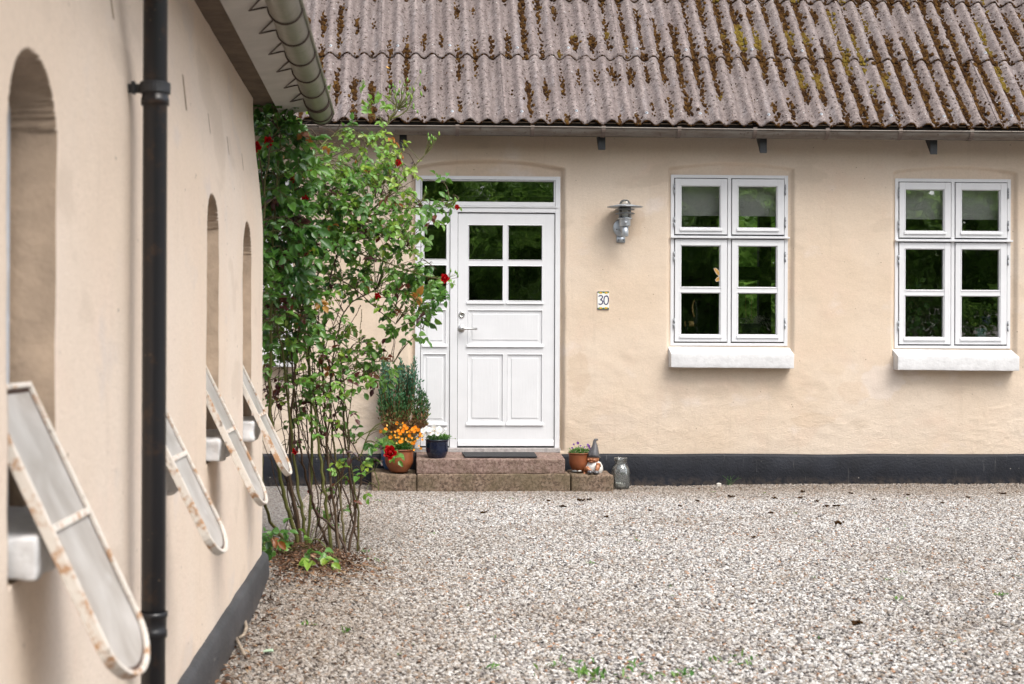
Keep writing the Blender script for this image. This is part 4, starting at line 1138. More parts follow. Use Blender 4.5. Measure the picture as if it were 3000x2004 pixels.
# ------------------------------------------------------------------ plants: leaf shapes
def leafquad(mb, p, d, n, L, W, fold=.25, curl=.15):
    """pointed oval leaf: base p, direction d, face normal n"""
    d = d.normalized(); n = (n - d * n.dot(d));
    n = n.normalized() if n.length > 1e-4 else d.orthogonal().normalized()
    s = d.cross(n).normalized()
    def q(t, w, h): return p + d * (L * t) + s * (W * w) + n * (L * h)
    c = curl
    vs = [q(0, 0, 0), q(.22, .36, fold * W / L * .9 - c * .02), q(.55, .48, fold * W / L - c * .12), q(.82, .28, fold * W / L * .5 - c * .3), q(1, 0, -c * .5),
          q(.82, -.28, fold * W / L * .5 - c * .3), q(.55, -.48, fold * W / L - c * .12), q(.22, -.36, fold * W / L * .9 - c * .02), q(.3, 0, -.02), q(.66, 0, -c * .15)]
    mb.add(vs, [(0, 8, 1), (1, 8, 9, 2), (2, 9, 3), (3, 9, 4), (0, 7, 8), (7, 6, 9, 8), (6, 5, 9), (5, 4, 9)])

def rv(r, s=1.0):
    return Vector((r.gauss(0, s), r.gauss(0, s), r.gauss(0, s)))

# ------------------------------------------------------------------ climbing rose
rose = thing('climbing_rose', (-.42, 8.1, 0), 'tall climbing rose with red blooms and bare thorny stems beside the side building', 'rose bush')
rr = random.Random(23)
G0 = lambda px, Y: at(px, 1700, Y)
def P(px, py, Y): return at(px, py, Y)
stem_defs = [
    ([(838, 1592, 8.05), (800, 1540, 7.9), (779, 1480, 7.75), (768, 1400, 7.6), (764, 1250, 7.5), (762, 1050, 7.45), (766, 800, 7.4), (775, 560, 7.4), (800, 400, 7.4)], .0095, .9),
    ([(872, 1585, 8.1), (846, 1500, 8.05), (826, 1420, 8.0), (802, 1300, 7.9), (790, 1150, 7.8), (795, 950, 7.7), (800, 700, 7.6), (818, 440, 7.6)], .0125, .75),
    ([(884, 1590, 8.1), (868, 1500, 8.1), (850, 1400, 8.1), (852, 1250, 8.1), (872, 1000, 8.0), (905, 780, 8.0), (970, 600, 8.0)], .0110, .2),
    ([(897, 1592, 8.15), (886, 1500, 8.1), (866, 1380, 8.1), (848, 1200, 8.0), (830, 1050, 7.9), (795, 860, 7.8), (772, 700, 7.7)], .010, .95),
    ([(880, 1582, 8.2), (862, 1490, 8.2), (838, 1400, 8.2), (818, 1330, 8.2), (800, 1240, 8.2), (775, 1100, 8.2)], .007, .1),
    ([(902, 1580, 8.2), (910, 1450, 8.2), (915, 1300, 8.2), (905, 1100, 8.2), (908, 900, 8.2), (950, 740, 8.2), (998, 600, 8.1), (1065, 450, 8.1), (1135, 360, 8.1), (1165, 300, 8.1)], .0085, .95),
    ([(966, 1605, 8.2), (932, 1520, 8.2), (906, 1440, 8.2), (882, 1330, 8.1), (868, 1200, 8.1), (850, 1000, 8.0)], .009, .1),
    ([(972, 1612, 8.1), (958, 1500, 8.1), (944, 1380, 8.1), (925, 1240, 8.1), (905, 1080, 8.1), (882, 900, 8.0), (860, 700, 8.0)], .0105, .8),
    ([(1000, 1640, 8.0), (985, 1530, 8.1), (968, 1400, 8.1), (955, 1250, 8.2), (945, 1100, 8.2), (955, 900, 8.2), (985, 760, 8.2), (1060, 640, 8.2), (1160, 560, 8.2)], .0085, .35),
    ([(1018, 1640, 8.1), (1005, 1540, 8.1), (995, 1440, 8.2), (978, 1300, 8.2), (968, 1150, 8.2), (985, 1000, 8.3), (1018, 900, 8.3), (1100, 850, 8.3)], .0075, .9),
    ([(1020, 1622, 8.15), (1040, 1500, 8.2), (1026, 1400, 8.2), (1010, 1290, 8.2), (1003, 1180, 8.3), (990, 1050, 8.3)], .0085, .15),
    ([(1048, 1600, 8.2), (1050, 1500, 8.2), (1033, 1400, 8.2), (1014, 1270, 8.2), (1003, 1130, 8.2)], .007, .8),
    ([(1052, 1605, 8.2), (1040, 1560, 8.2), (1018, 1460, 8.2), (985, 1380, 8.3), (960, 1300, 8.3), (930, 1150, 8.3), (915, 1000, 8.3)], .006, .1),
    ([(930, 1600, 8.1), (960, 1540, 8.1), (985, 1480, 8.2), (1000, 1400, 8.2), (1022, 1330, 8.2), (1025, 1260, 8.2)], .006, .15),
    ([(1020, 1640, 8.05), (1000, 1580, 8.1), (960, 1530, 8.1), (925, 1500, 8.1), (912, 1440, 8.1), (905, 1350, 8.2), (895, 1200, 8.2)], .0085, .05),
    ([(1000, 1620, 8.2), (1020, 1560, 8.25), (1045, 1480, 8.3), (1060, 1400, 8.3), (1075, 1340, 8.3)], .005, .3),
]
for k in range(24):
    b = 775 + k * 10 + rr.uniform(-14, 14); w0 = rr.uniform(-35, 35)
    lo = rr.uniform(1250, 1600)
    stem_defs.append(([(b + 70 - k * 2 + rr.uniform(-25, 25), lo, 8.2), (b + 40 + w0, lo - 140, 8.2), (b + rr.uniform(-30, 30), lo - 280, 8.15), (b - w0 + rr.uniform(-30, 40), lo - 440, 8.1), (b + rr.uniform(-70, 90), lo - 600, 8.1)], rr.uniform(.0022, .0042), rr.choice([.03, .06, .1, .2, .85])))
branch_defs = [
    [(1060, 640, 8.2), (1120, 625, 8.1), (1180, 612, 8.0), (1260, 603, 7.9), (1345, 583, 7.9)], [(985, 720, 8.1), (1120, 765, 8.0), (1230, 805, 7.9), (1322, 822, 7.9)],
    [(1060, 640, 8.2), (1150, 560, 8.1), (1230, 470, 8.1), (1262, 430, 8.1), (1275, 398, 8.1)], [(1130, 365, 8.1), (1165, 320, 8.1), (1182, 240, 8.1)], [(1140, 350, 8.1), (1185, 330, 8.1), (1205, 290, 8.1), (1210, 250, 8.1)],
    [(1100, 850, 8.3), (1150, 885, 8.2), (1200, 940, 8.2), (1245, 968, 8.2)], [(968, 1150, 8.2), (1040, 1090, 8.2), (1100, 1060, 8.2), (1160, 1060, 8.2)],
    [(1050, 1350, 8.3), (1085, 1265, 8.3), (1130, 1235, 8.3), (1180, 1245, 8.3)], [(1035, 1300, 8.3), (1070, 1270, 8.3), (1110, 1250, 8.3)], [(1060, 1400, 8.3), (1095, 1380, 8.3), (1110, 1440, 8.3)],
    [(860, 700, 8.0), (960, 660, 8.0), (1060, 600, 8.0), (1150, 560, 8.0)], [(800, 700, 7.6), (860, 560, 7.7), (930, 440, 7.8), (985, 390, 7.9)], [(818, 440, 7.6), (830, 350, 7.6), (850, 290, 7.6)],
    [(795, 860, 7.8), (900, 800, 7.9), (1000, 820, 8.0), (1100, 900, 8.1), (1160, 950, 8.1)], [(950, 740, 8.2), (1060, 700, 8.1), (1150, 700, 8.0), (1215, 740, 8.0), (1280, 790, 8.0)],
    [(850, 1000, 8.0), (930, 960, 8.1), (1010, 1010, 8.2), (1080, 1100, 8.2)], [(772, 560, 7.4), (765, 500, 7.4), (758, 445, 7.35)], [(800, 400, 7.4), (790, 415, 7.35), (786, 440, 7.3)],
    [(800, 400, 7.4), (850, 340, 7.5), (925, 300, 7.6), (965, 270, 7.7)], [(905, 1600, 8.1), (930, 1580, 7.9), (980, 1630, 7.75), (1060, 1665, 7.7)], [(770, 1620, 7.6), (800, 1600, 7.55), (840, 1625, 7.55)],
    [(838, 1592, 8.05), (800, 1600, 7.8), (785, 1570, 7.6)],
]
def smooth_path(pts, sub=5, jit=0.0):
    V = [P(*p) for p in pts]; out = []
    for i in range(len(V) - 1):
        p0 = V[max(i - 1, 0)]; p1 = V[i]; p2 = V[i + 1]; p3 = V[min(i + 2, len(V) - 1)]
        for k in range(sub):
            t = k / sub
            out.append(.5 * ((2 * p1) + (p2 - p0) * t + (2 * p0 - 5 * p1 + 4 * p2 - p3) * t * t + (3 * p1 - p0 - 3 * p2 + p3) * t ** 3))
    out.append(V[-1])
    if jit:
        for q in out[1:]: q += Vector((rr.gauss(0, jit), rr.gauss(0, jit), 0))
    return out
skel = []
for pts, r0, tn in stem_defs:
    pth = smooth_path(pts, 5, .0034)
    if pts[0][1] > 1560: pth[0].z = min(pth[0].z, .06) - .06
    mb = MB(); mb.cur = tn * rr.uniform(.55, .9)
    rs_ = [r0 * (1.1 - .65 * i / len(pth)) for i in range(len(pth))]
    rs_ = [q * .92 for q in rs_]
    mb.tube(pth, rs_, 7)
    for i in range(1, len(pth) - 1):               # thorns
        for _ in range(2):
            a = rv(rr); d = (pth[i + 1] - pth[i]).normalized(); a = (a - d * a.dot(d)).normalized()
            p = pth[i].lerp(pth[i + 1], rr.random()); q = p + a * (rs_[i] + .006) - Vector((0, 0, .002))
            mb.add([p + a * rs_[i] * .8 + d * .003, p + a * rs_[i] * .8 - d * .003, q, p + a.cross(d) * .002 + a * rs_[i] * .8], [(0, 1, 2), (0, 2, 3), (1, 3, 2)])
    mb.build('stem', M['stem'], rose, True, tint=True)
    if r0 > .0055: skel += [p for p in pth if p.z > .45]
tw = MB()
for pts in branch_defs:
    pth = smooth_path(pts, 5, .003); tw.cur = rr.choice([.2, .6, .9, .95])
    tw.tube(pth, [.0042 * (1.1 - .6 * i / len(pth)) for i in range(len(pth))], 5); skel += pth

# leaf masses: centre (photo px), radii, number of sprigs, depth, leaflet length, colour shift
LM = [(838, 480, 85, 120, 70, 7.75, .068, -.06), (800, 330, 50, 62, 30, 7.6, .062, -.12), (820, 690, 70, 120, 75, 7.75, .070, -.08), (940, 600, 130, 130, 95, 8.0, .052, .02),
      (1080, 600, 120, 105, 85, 8.1, .045, .10), (1180, 650, 85, 85, 34, 8.1, .046, .06), (1060, 455, 115, 75, 46, 8.1, .042, .20), (1150, 500, 60, 60, 14, 8.1, .045, .25), (1130, 800, 90, 90, 38, 8.2, .046, .0),
      (1195, 870, 70, 70, 26, 8.2, .050, -.08), (1185, 950, 50, 50, 12, 8.2, .055, -.12), (980, 760, 115, 110, 60, 8.2, .048, .0), (840, 900, 80, 120, 75, 8.0, .055, .02), (940, 930, 95, 90, 26, 8.2, .046, .06),
      (1060, 1060, 95, 60, 32, 8.3, .048, .06), (1120, 1075, 40, 45, 9, 8.3, .052, .0), (870, 1090, 95, 120, 52, 8.2, .046, .05), (1085, 1390, 30, 65, 6, 8.2, .050, .05), (1010, 1290, 60, 90, 9, 8.3, .045, -.05),
      (1290, 605, 50, 22, 9, 7.95, .058, -.02), (1240, 790, 40, 30, 7, 8.0, .055, -.04), (1285, 850, 36, 40, 6, 8.0, .055, -.04), (1290, 525, 20, 20, 2, 8.0, .055, .1), (1100, 330, 70, 30, 6, 8.1, .05, .1), (1085, 270, 30, 20, 2, 8.1, .05, .1),
      (795, 1600, 40, 34, 17, 7.55, .050, .0), (900, 1625, 45, 26, 7, 7.65, .062, .22), (960, 275, 20, 15, 2, 7.7, .05, .2), (770, 840, 30, 300, 26, 7.55, .055, .0), (1035, 1330, 40, 50, 5, 8.2, .045, 0), (1120, 1310, 50, 26, 5, 8.3, .055, .05),
      (985, 1480, 50, 60, 6, 8.2, .04, -.1), (960, 1200, 80, 90, 16, 8.2, .042, .0), (830, 1250, 50, 80, 8, 8.1, .04, .05), (970, 1130, 60, 50, 12, 8.2, .045, .08), (1000, 1400, 40, 60, 6, 8.2, .038, -.05)]
leaves = []        # (p, d, n, L, tint)
for (cx_, cy_, rx_, ry_, cnt, dY, LL, sh) in LM:
    for _ in range(int(cnt * (1.75 if cnt > 12 else 1.2))):
        a = rr.uniform(0, 2 * math.pi); q = math.sqrt(rr.random()) * 1.08
        px_, py_ = cx_ + rx_ * q * math.cos(a), cy_ + ry_ * q * math.sin(a)
        if px_ < 752 + 18 * rr.random() and py_ > 340: px_ = 752 + 25 * rr.random()
        Y = dY + rr.gauss(0, .18)
        if px_ < 790: Y = max(Y, 7.34)
        b = P(px_, py_, Y)
        # twig to the nearest stem below
        best = min(skel, key=lambda s_: (s_ - b).length + (.25 if s_.z > b.z + .03 else 0))
        dist = (best - b).length
        tw.cur = rr.choice([.1, .3, .6, .9])
        if dist > .02:
            mid = best.lerp(b, .5) + Vector((rr.uniform(-.02, .02), rr.uniform(-.02, .02), min(.05, dist * .2)))
            tw.tube([best, best.lerp(mid, .5) + Vector((0, 0, .006)), mid, mid.lerp(b, .6), b], [.0024, .0021, .0018, .0015, .0012], 4, False)
        out = (b - best); out.y -= .03
        d = (out.normalized() if out.length > .01 else rv(rr)) * .8 + rv(rr, .5); d.z -= .25; d.normalize()
        dead = rr.random()
        base_t = min(.78, max(.0, rr.gauss(.42, .17) + sh + (.10 if dY > 8.05 else -.02)))
        if dead < .018: base_t = rr.choice([.97, .99, .94])
        elif dead < (.05 if cy_ < 1000 else .18) and 550 < cy_ < 1500: base_t = rr.choice([.86, .9, .92])
        nup = (Vector((0, -.55, .8)) + rv(rr, .38)).normalized()
        Lr = LL * rr.uniform(1.1, 1.6); k = rr.choice([3, 5, 5, 7])
        tip = b + d * Lr
        tw.tube([b, b.lerp(tip, .5), tip], [.0012, .001, .0008], 3, False)
        side_v = d.cross(nup).normalized()
        for j in range(k):
            if j == k - 1: p, dd = tip, d
            else:
                pr = j // 2; p = b.lerp(tip, .35 + .5 * pr / max(1, (k - 1) / 2)); sg = 1 if j % 2 else -1
                dd = (d * .45 + side_v * sg).normalized()
            dd = (dd + rv(rr, .16) - Vector((0, 0, .22))).normalized()
            L = LL * rr.uniform(.62, 1.05) * (1.12 if j == k - 1 else .92)
            leaves.append((p, dd, (nup + rv(rr, .30)).normalized(), L, min(1, max(0, base_t + (rr.gauss(0, .04) if base_t < .8 else 0)))))
# the 300 leaflets that show largest are single leaves, the rest one mass
def show(l):
    p, dd, n, L, t_ = l
    v = (Vector((0, 0, H)) - p).normalized()
    return L * abs(n.dot(v)) ** .5 / p.y * (1.15 if p.y < 8.0 else 1)
leaves.sort(key=lambda l: -show(l))
TV = [0, .1, .2, .28, .36, .44, .52, .60, .68, .76, .87, .91, .955, .985]
var = {}
def leaf_mesh(ti, v):
    if (ti, v) not in var:
        mb = MB(); mb.cur = TV[ti]; leafquad(mb, Vector((0, 0, 0)), Vector((0, 1, 0)), Vector((0, 0, 1)), 1.0, .62 + .05 * v, .28 + .1 * v, .25 + .15 * v)
        var[(ti, v)] = mb.mesh('leaf', tint=True); var[(ti, v)].materials.append(M['rose_leaf'])
        var[(ti, v)].polygons.foreach_set('use_smooth', [True] * len(var[(ti, v)].polygons))
    return var[(ti, v)]
ro = origin(rose)
for (p, dd, n, L, t_) in leaves[:300]:
    ti = min(range(len(TV)), key=lambda i: abs(TV[i] - t_))
    y = dd.normalized(); z = (n - y * n.dot(y)).normalized(); x = y.cross(z)
    o = bpy.data.objects.new('leaf', leaf_mesh(ti, rr.randrange(3))); COL.objects.link(o); o.parent = rose
    o.matrix_local = Matrix.Translation(p - ro) @ Matrix((x, y, z)).transposed().to_4x4() @ Matrix.Scale(L, 4)
fo = MB()
for (p, dd, n, L, t_) in leaves[300:]:
    fo.cur = t_; leafquad(fo, p, dd, n, L, L * rr.uniform(.58, .72), rr.uniform(.2, .45), rr.uniform(.15, .5))
fo.build('foliage', M['rose_leaf'], rose, True, tint=True, kind='stuff')
tw.build('twigs', M['stem'], rose, True, tint=True, kind='stuff')

def bloom(name, c, r, tint, parent, face=Vector((0, -1, .2)), n=17, rg=rr):
    mb = MB(); f = face.normalized(); a0 = f.orthogonal().normalized(); b0 = f.cross(a0)
    for k in range(n):
        ring = k / n; a = k * 2.4; op = .35 + .75 * ring
        dr = (a0 * math.cos(a) + b0 * math.sin(a)); d = (f * (1.15 - ring) + dr * op).normalized(); nn = (dr * -1 + f * ring).normalized()
        mb.cur = tint + (.03 if k % 3 else 0); leafquad(mb, c + dr * r * .12 * (1 + ring), d, nn, r * (.7 + .4 * ring), r * .85, -.25, -.3)
    mb.cur = tint; mb.ball(c + f * r * .2, r * .34, n=8, m=5)
    return mb.build(name, M['petal'], parent, True, tint=True)
for (px_, py_, Y, rpx) in ((750, 432, 7.30, 17), (786, 416, 7.34, 15), (861, 522, 7.7, 13), (893, 582, 7.8, 11), (1166, 476, 7.95, 10), (1340, 607, 7.85, 8), (1303, 815, 7.85, 13), (1105, 868, 8.0, 10), (1145, 1325, 8.0, 20), (865, 1322, 8.0, 9), (905, 1440, 8.2, 5)):
    c = P(px_, py_, Y); r = rpx / F * Y
    fl = bloom('flower', c, r, .02, rose, Vector((rr.uniform(-.5, .5), -1, rr.uniform(-.4, .5))))
    st = min(skel, key=lambda s_: (s_ - c).length)
# buds and hips
bd = MB()
def bud(px_, py_, Y, r, t_):
    c = P(px_, py_, Y); bd.cur = t_
    bd.lathe([(.0, -r * 1.2), (r * .55, -r), (r * .8, -r * .3), (r * .5, r * .8), (r * .15, r * 1.7), (0, r * 1.9)], c, 7)
    return c
bt = MB(); bt.cur = .9
for (cx_, cy_, sx_, sy_, n_, Y, root) in ((1195, 270, 32, 50, 26, 8.1, (1165, 320)), (1150, 270, 26, 34, 12, 8.1, (1165, 320)), (1262, 405, 22, 22, 12, 8.1, (1245, 455)), (1330, 590, 22, 14, 5, 7.9, (1300, 600)), (1330, 795, 18, 12, 5, 7.9, (1300, 815)), (1150, 480, 40, 24, 10, 8.1, (1120, 540)), (1250, 550, 16, 16, 3, 8.0, (1235, 590))):
    for _ in range(n_):
        x_, y_ = cx_ + rr.gauss(0, sx_ * .5), cy_ + rr.gauss(0, sy_ * .5)
        c = bud(x_, y_, Y + rr.gauss(0, .03), rr.uniform(.006, .009), rr.choice([.62, .68, .72, .78]))
        q = P(root[0], root[1], Y); bt.cur = rr.choice([.3, .9, 1])
        bt.tube([q, q.lerp(c, .5) + Vector((rr.uniform(-.01, .01), 0, -.01)), c - Vector((0, 0, .008))], [.0018, .0014, .001], 4, False)
for _ in range(16):
    a = rr.choice([(930, 570), (1100, 650), (1000, 760), (1040, 950), (1070, 505), (880, 880), (1130, 440)]); bud(a[0] + rr.gauss(0, 30), a[1] + rr.gauss(0, 25), 8.0, .008, rr.choice([.85, .9, .97]))
bd.build('rosebuds', M['rose_leaf'], rose, True, tint=True, kind='stuff'); bt.build('bud_stalks', M['stem'], rose, True, tint=True, kind='stuff')

# ------------------------------------------------------------------ pots
def clay(name, c0, c1, rough, spec=.5, bumpd=.001):
    t = NT(name)
    c = t.mix(t.ramp(t.noise(7, 5, .6), [(.35, 0.0), (.65, 1.0)]), c0, c1)
    c = t.mix(t.ramp(t.voro(32), [(.03, .7), (.05, 0.0)]), c, (.5, .42, .35))
    return t.fin(c, rough, t.bump(t.noise(60, 3), bumpd), spec=spec)
M['terracotta'] = clay('glazed_terracotta', (.19, .055, .021), (.27, .088, .034), .35)
M['blue_glaze'] = clay('dark_blue_glaze', (.003, .006, .018), (.006, .012, .036), .12, .7, .0003)
M['mid_blue'] = clay('blue_glaze', (.02, .075, .17), (.03, .10, .22), .3)
M['soil'] = simple('potting_soil', (.03, .02, .014), .95, .4, 40, bump=.006)
def pot(name, label, px_c, py_rim, py_base, Y, w_rim, w_belly, w_base, mat, belly=.55, lip=.006):
    c = at(px_c, py_base, Y); top = at(px_c, py_rim, Y).z; h = top - c.z; k = Y / F / 2
    t = thing(name, (c.x, Y, c.z), label, 'flower pot')
    rb, rw, rr_ = w_base * k, w_belly * k, w_rim * k
    mb = MB(); pr = []
    for i in range(13):
        u = i / 12
        r = rb + (rw - rb) * math.sin(min(1, u / belly) * math.pi / 2) if u < belly else rw + (rr_ * .94 - rw) * ((u - belly) / (1 - belly)) ** 1.6
        pr.append((r, h * .94 * u))
    pr += [(rr_ * .96, h * .945), (rr_ + lip * .3, h * .955), (rr_ + lip * .3, h * .985), (rr_, h), (rr_ - .008, h * .995), (rr_ - .012, h * .96), (rr_ - .014, h * .88)]
    mb.lathe(pr, (c.x, Y, c.z), 36); mb.build('pot', mat, t, True)
    so = MB(); so.lathe([(rr_ - .015, h * .87), (rr_ * .5, h * .90), (0, h * .91)], (c.x, Y, c.z), 20); so.build('soil', M['soil'], t, True)
    return t, Vector((c.x, Y, c.z + h * .9)), rr_
pr_ = random.Random(41)
def clump(mb, c, rx, ry, rz, n, L, rg, up=.6, t0=.2, t1=.8, w=.45):
    for _ in range(n):
        a = rg.uniform(0, 2 * math.pi); q = math.sqrt(rg.random()); h = rg.random() ** .8
        p = c + Vector((rx * q * math.cos(a), ry * q * math.sin(a), rz * h * (1 - .4 * q)))
        d = Vector((math.cos(a) * q, math.sin(a) * q, up)) + rv(rg, .45)
        mb.cur = rg.uniform(t0, t1) * (.6 + .4 * h); leafquad(mb, p, d, Vector((0, -.4, 1)) + rv(rg, .5), L * rg.uniform(.6, 1.2), L * w * rg.uniform(.8, 1.2), .2, .4)
def stalks(mb, c, pts, r=.0013):
    for p in pts:
        mb.cur = .7; mb.tube([c + Vector(((p.x - c.x) * .3, (p.y - c.y) * .3, 0)), c.lerp(p, .55) + Vector((0, 0, .01)), p], [r, r, r * .8], 4, False)

# terracotta pot with orange violas
tp, ct, rt_ = pot('flowerpot', 'terracotta pot of orange violas on the left step block', 1169, 1315, 1382, 11.80, 88, 83, 48, M['terracotta'])
tp_pl = MB(); clump(tp_pl, ct, .10, .09, .075, 620, .024, pr_, .7, .25, .95)
clump(tp_pl, ct + Vector((-.08, -.03, .02)), .09, .06, .07, 220, .030, pr_, .4, .3, .95); clump(tp_pl, ct + Vector((-.12, -.05, .02)), .07, .04, .05, 26, .07, pr_, .3, .2, .8, .6)
fl_pts = []
spots = [(1163, 1240), (1185, 1248), (1192, 1255), (1216, 1252), (1209, 1257), (1167, 1262), (1180, 1263), (1172, 1270), (1202, 1264), (1225, 1259), (1200, 1276), (1116, 1264), (1144, 1281), (1172, 1294), (1232, 1276), (1214, 1264), (1212, 1298), (1183, 1256), (1130, 1258)]
for (a_, b_) in spots: fl_pts.append((a_, b_, 6.5, .36 if pr_.random() < .75 else .36))
for _ in range(44):
    fl_pts.append((pr_.gauss(1190, 26), pr_.gauss(1284, 20), pr_.uniform(3.0, 4.2), pr_.choice([.52, .52, .64])))
fl_pts += [(1223, 1285, 4, .52), (1237, 1288, 4, .52), (1233, 1314, 4.5, .52), (1182, 1311, 4, .64), (1135, 1308, 4, .36), (1240, 1258, 3.6, .36)]
def viola(name, c, r, tint, parent, rg):
    mb = MB(); f = Vector((rg.uniform(-.5, .5), -1, rg.uniform(-.1, .6))).normalized(); a0 = f.cross(Vector((0, 0, 1))).normalized(); b0 = a0.cross(f)
    rot = rg.uniform(-.4, .4)
    for k in range(5):
        a = math.pi / 2 + rot + k * 2 * math.pi / 5; dr = a0 * math.cos(a) + b0 * math.sin(a)
        mb.cur = tint + rg.uniform(0, .03); leafquad(mb, c, dr + f * .18, f, r, r * 1.15, .05, .1)
    mb.cur = .64 if tint < .5 else .52 if tint < .7 else .64
    mb.ball(c + f * r * .1, r * .13, n=6, m=3)
    return mb.build(name, M['petal'], parent, False, tint=True)
sk = []
for (a_, b_, r_px, tn) in fl_pts:
    Y = 11.74 + pr_.uniform(-.07, .07); p = at(a_, b_, Y); viola('flower', p, r_px * .98 / F * Y, tn, tp, pr_); sk.append(p)
stalks(tp_pl, ct, sk)
tp_pl.build('foliage', M['leafy'], tp, True, tint=True, kind='stuff')

# blue pot with the small conifer behind it
bp, cb, rb_ = pot('conifer_pot', 'blue pot holding a bushy dwarf conifer behind the terracotta pot', 1158, 1308, 1374, 11.97, 86, 84, 62, M['mid_blue'])
cn = MB(); cf = random.Random(8); tops = []
for k in range(80):
    px_ = cf.uniform(1112, 1252); u = (px_ - 1182) / 70
    prof = [(1112, 1100), (1125, 1035), (1150, 1075), (1172, 1052), (1195, 1068), (1216, 1050), (1225, 1110), (1240, 1140), (1256, 1165)]
    ty = np.interp(px_, [a for a, _ in prof], [b for _, b in prof]) + abs(cf.gauss(0, 34)) + 4
    tops.append((px_, ty))
tops += [(1120, 1040), (1172, 1050), (1178, 1062), (1216, 1048), (1212, 1056), (1230, 1116), (1252, 1168), (1170, 1080), (1206, 1085), (1148, 1090), (1135, 1108), (1228, 1172), (1250, 1215), (1256, 1190), (1115, 1145), (1110, 1180)]
for (px_, ty) in tops:
    Y = 11.95 + cf.uniform(-.10, .08); tip = at(px_, ty, Y)
    base = cb + Vector((cf.uniform(-.03, .03) + .02, cf.uniform(-.02, .02), -.01))
    mid = base.lerp(tip, .5) + Vector((((tip.x - base.x) * .22), 0, 0))
    path = [base, base.lerp(mid, .5) + Vector(((tip.x - base.x) * .06, 0, 0)), mid, mid.lerp(tip, .5) + Vector(((tip.x - base.x) * .06, 0, 0)), tip]
    cn.cur = .12; cn.tube(path, [.004, .0035, .0028, .002, .0012], 4, False)
    for _ in range(90):
        t_ = cf.random() ** .75; s_ = t_ * 4; i_ = min(3, int(s_)); p = path[i_].lerp(path[i_ + 1], s_ - i_)
        if t_ < .22: continue
        rad = .036 * (1 - t_ * .65)
        p = p + rv(cf, rad * .55); rel = (p.z - cb.z) / .62
        tcol = .10 + .25 * cf.random() if rel < .30 + .22 * cf.random() else (.42 + .5 * min(1, max(0, (rel - .34) * 1.5)) + cf.uniform(-.08, .10))
        cn.cur = min(1, max(0, tcol)); d = Vector((cf.gauss(0, .45) + (tip.x - base.x) * 1.2, cf.gauss(0, .45), .9))
        L = cf.uniform(.018, .034); leafquad(cn, p, d, rv(cf), L, L * .42, .1, .2)
cn.build('foliage', M['conifer'], bp, True, tint=True, kind='stuff')

# navy pot with white petunias
np_, cnv, rn_ = pot('flowerpot', 'dark blue glazed pot of white petunias on the upper step', 1280, 1287, 1344, 11.80, 70, 66, 44, M['blue_glaze'])
pl = MB(); clump(pl, cnv, .085, .07, .065, 520, .020, pr_, .8, .35, .95, .35); clump(pl, cnv + Vector((.06, 0, .01)), .05, .05, .05, 160, .022, pr_, .7, .4, .95, .3)
sk = []
for (a_, b_, r_) in ((1273, 1262, 13), (1262, 1268, 10), (1286, 1258, 11), (1248, 1270, 11), (1250, 1256, 9), (1240, 1262, 9), (1272, 1252, 9), (1283, 1270, 9), (1258, 1259, 9), (1306, 1256, 4)):
    Y = 11.73 + pr_.uniform(-.03, .04); p = at(a_, b_, Y); viola('flower', p, r_ * 1.02 / F * Y, .76, np_, pr_); sk.append(p)
stalks(pl, cnv, sk); pl.cur = .9
q = at(1334, 1285, 11.75); pl.tube([cnv + Vector((.05, 0, .0)), cnv.lerp(q, .6) + Vector((0, 0, .01)), q], [.0013, .001, .0008], 4, False); pl.ball(q, .005, n=6, m=4)
pl.build('foliage', M['leafy'], np_, True, tint=True, kind='stuff')

# small terracotta pot with purple flowers
sp_, csv, rs_2 = pot('flowerpot', 'small terracotta pot of purple flowers behind the gnome', 1697, 1326, 1380, 11.86, 66, 60, 36, M['terracotta'])
pl = MB(); clump(pl, csv, .085, .06, .055, 460, .018, pr_, .9, .45, 1, .4); clump(pl, csv + Vector((.0, 0, .015)), .10, .06, .06, 90, .016, pr_, .9, .5, 1, .3)
sk = []
for (a_, b_, r_) in ((1693, 1298, 5), (1681, 1302, 3.5), (1725, 1307, 5), (1722, 1303, 4), (1701, 1306, 3), (1712, 1310, 3), (1676, 1312, 3), (1728, 1313, 3.5)):
    Y = 11.82; p = at(a_, b_, Y); viola('flower', p, r_ * .95 / F * Y, .92, sp_, pr_); sk.append(p)
stalks(pl, csv, sk); pl.build('foliage', M['leafy'], sp_, True, tint=True, kind='stuff')

# ------------------------------------------------------------------ garden gnome
M['g_clay'] = clay('gnome_clay', (.30, .115, .05), (.40, .17, .08), .35)
M['g_grey'] = clay('gnome_dark_glaze', (.055, .052, .055), (.10, .095, .10), .22, .7)
M['g_white'] = clay('gnome_white_glaze', (.55, .54, .51), (.66, .65, .62), .35)
GYY = 11.80
gc_ = at(1739, 1389, GYY)
gn = thing('garden_gnome', (gc_.x, GYY, gc_.z), 'sitting clay garden gnome with tall pointed grey hat and white shirt', 'gnome figurine')
def gp(px_, py_, dy=0.0): return at(px_, py_, GYY + dy)
u = GYY / F
mb = MB(); mb.lathe([(.0, 0), (17 * u, 0), (24 * u, 5 * u), (27.5 * u, 16 * u), (26 * u, 26 * u), (20 * u, 36 * u), (11 * u, 41 * u), (0, 42 * u)], gp(1740, 1390, .02), 24, sy=.85)
mb.ball(gp(1757, 1375, -.005), 9 * u, .85, .8, 1.35); mb.ball(gp(1720, 1375, -.005), 8 * u, .8, .8, 1.3)
mb.build('shirt', M['g_white'], gn, True)
mb = MB(); mb.ball(gp(1738, 1343, .0), 17.5 * u, 1.03, .95, .88, 20, 14); mb.ball(gp(1731, 1346, -.044), 4.0 * u, 1.1, .9, .85); mb.ball(gp(1741, 1348, -.040), 5.5 * u, 1.2, .6, .8); mb.ball(gp(1724, 1347, -.036), 4 * u, 1.0, .6, .8)
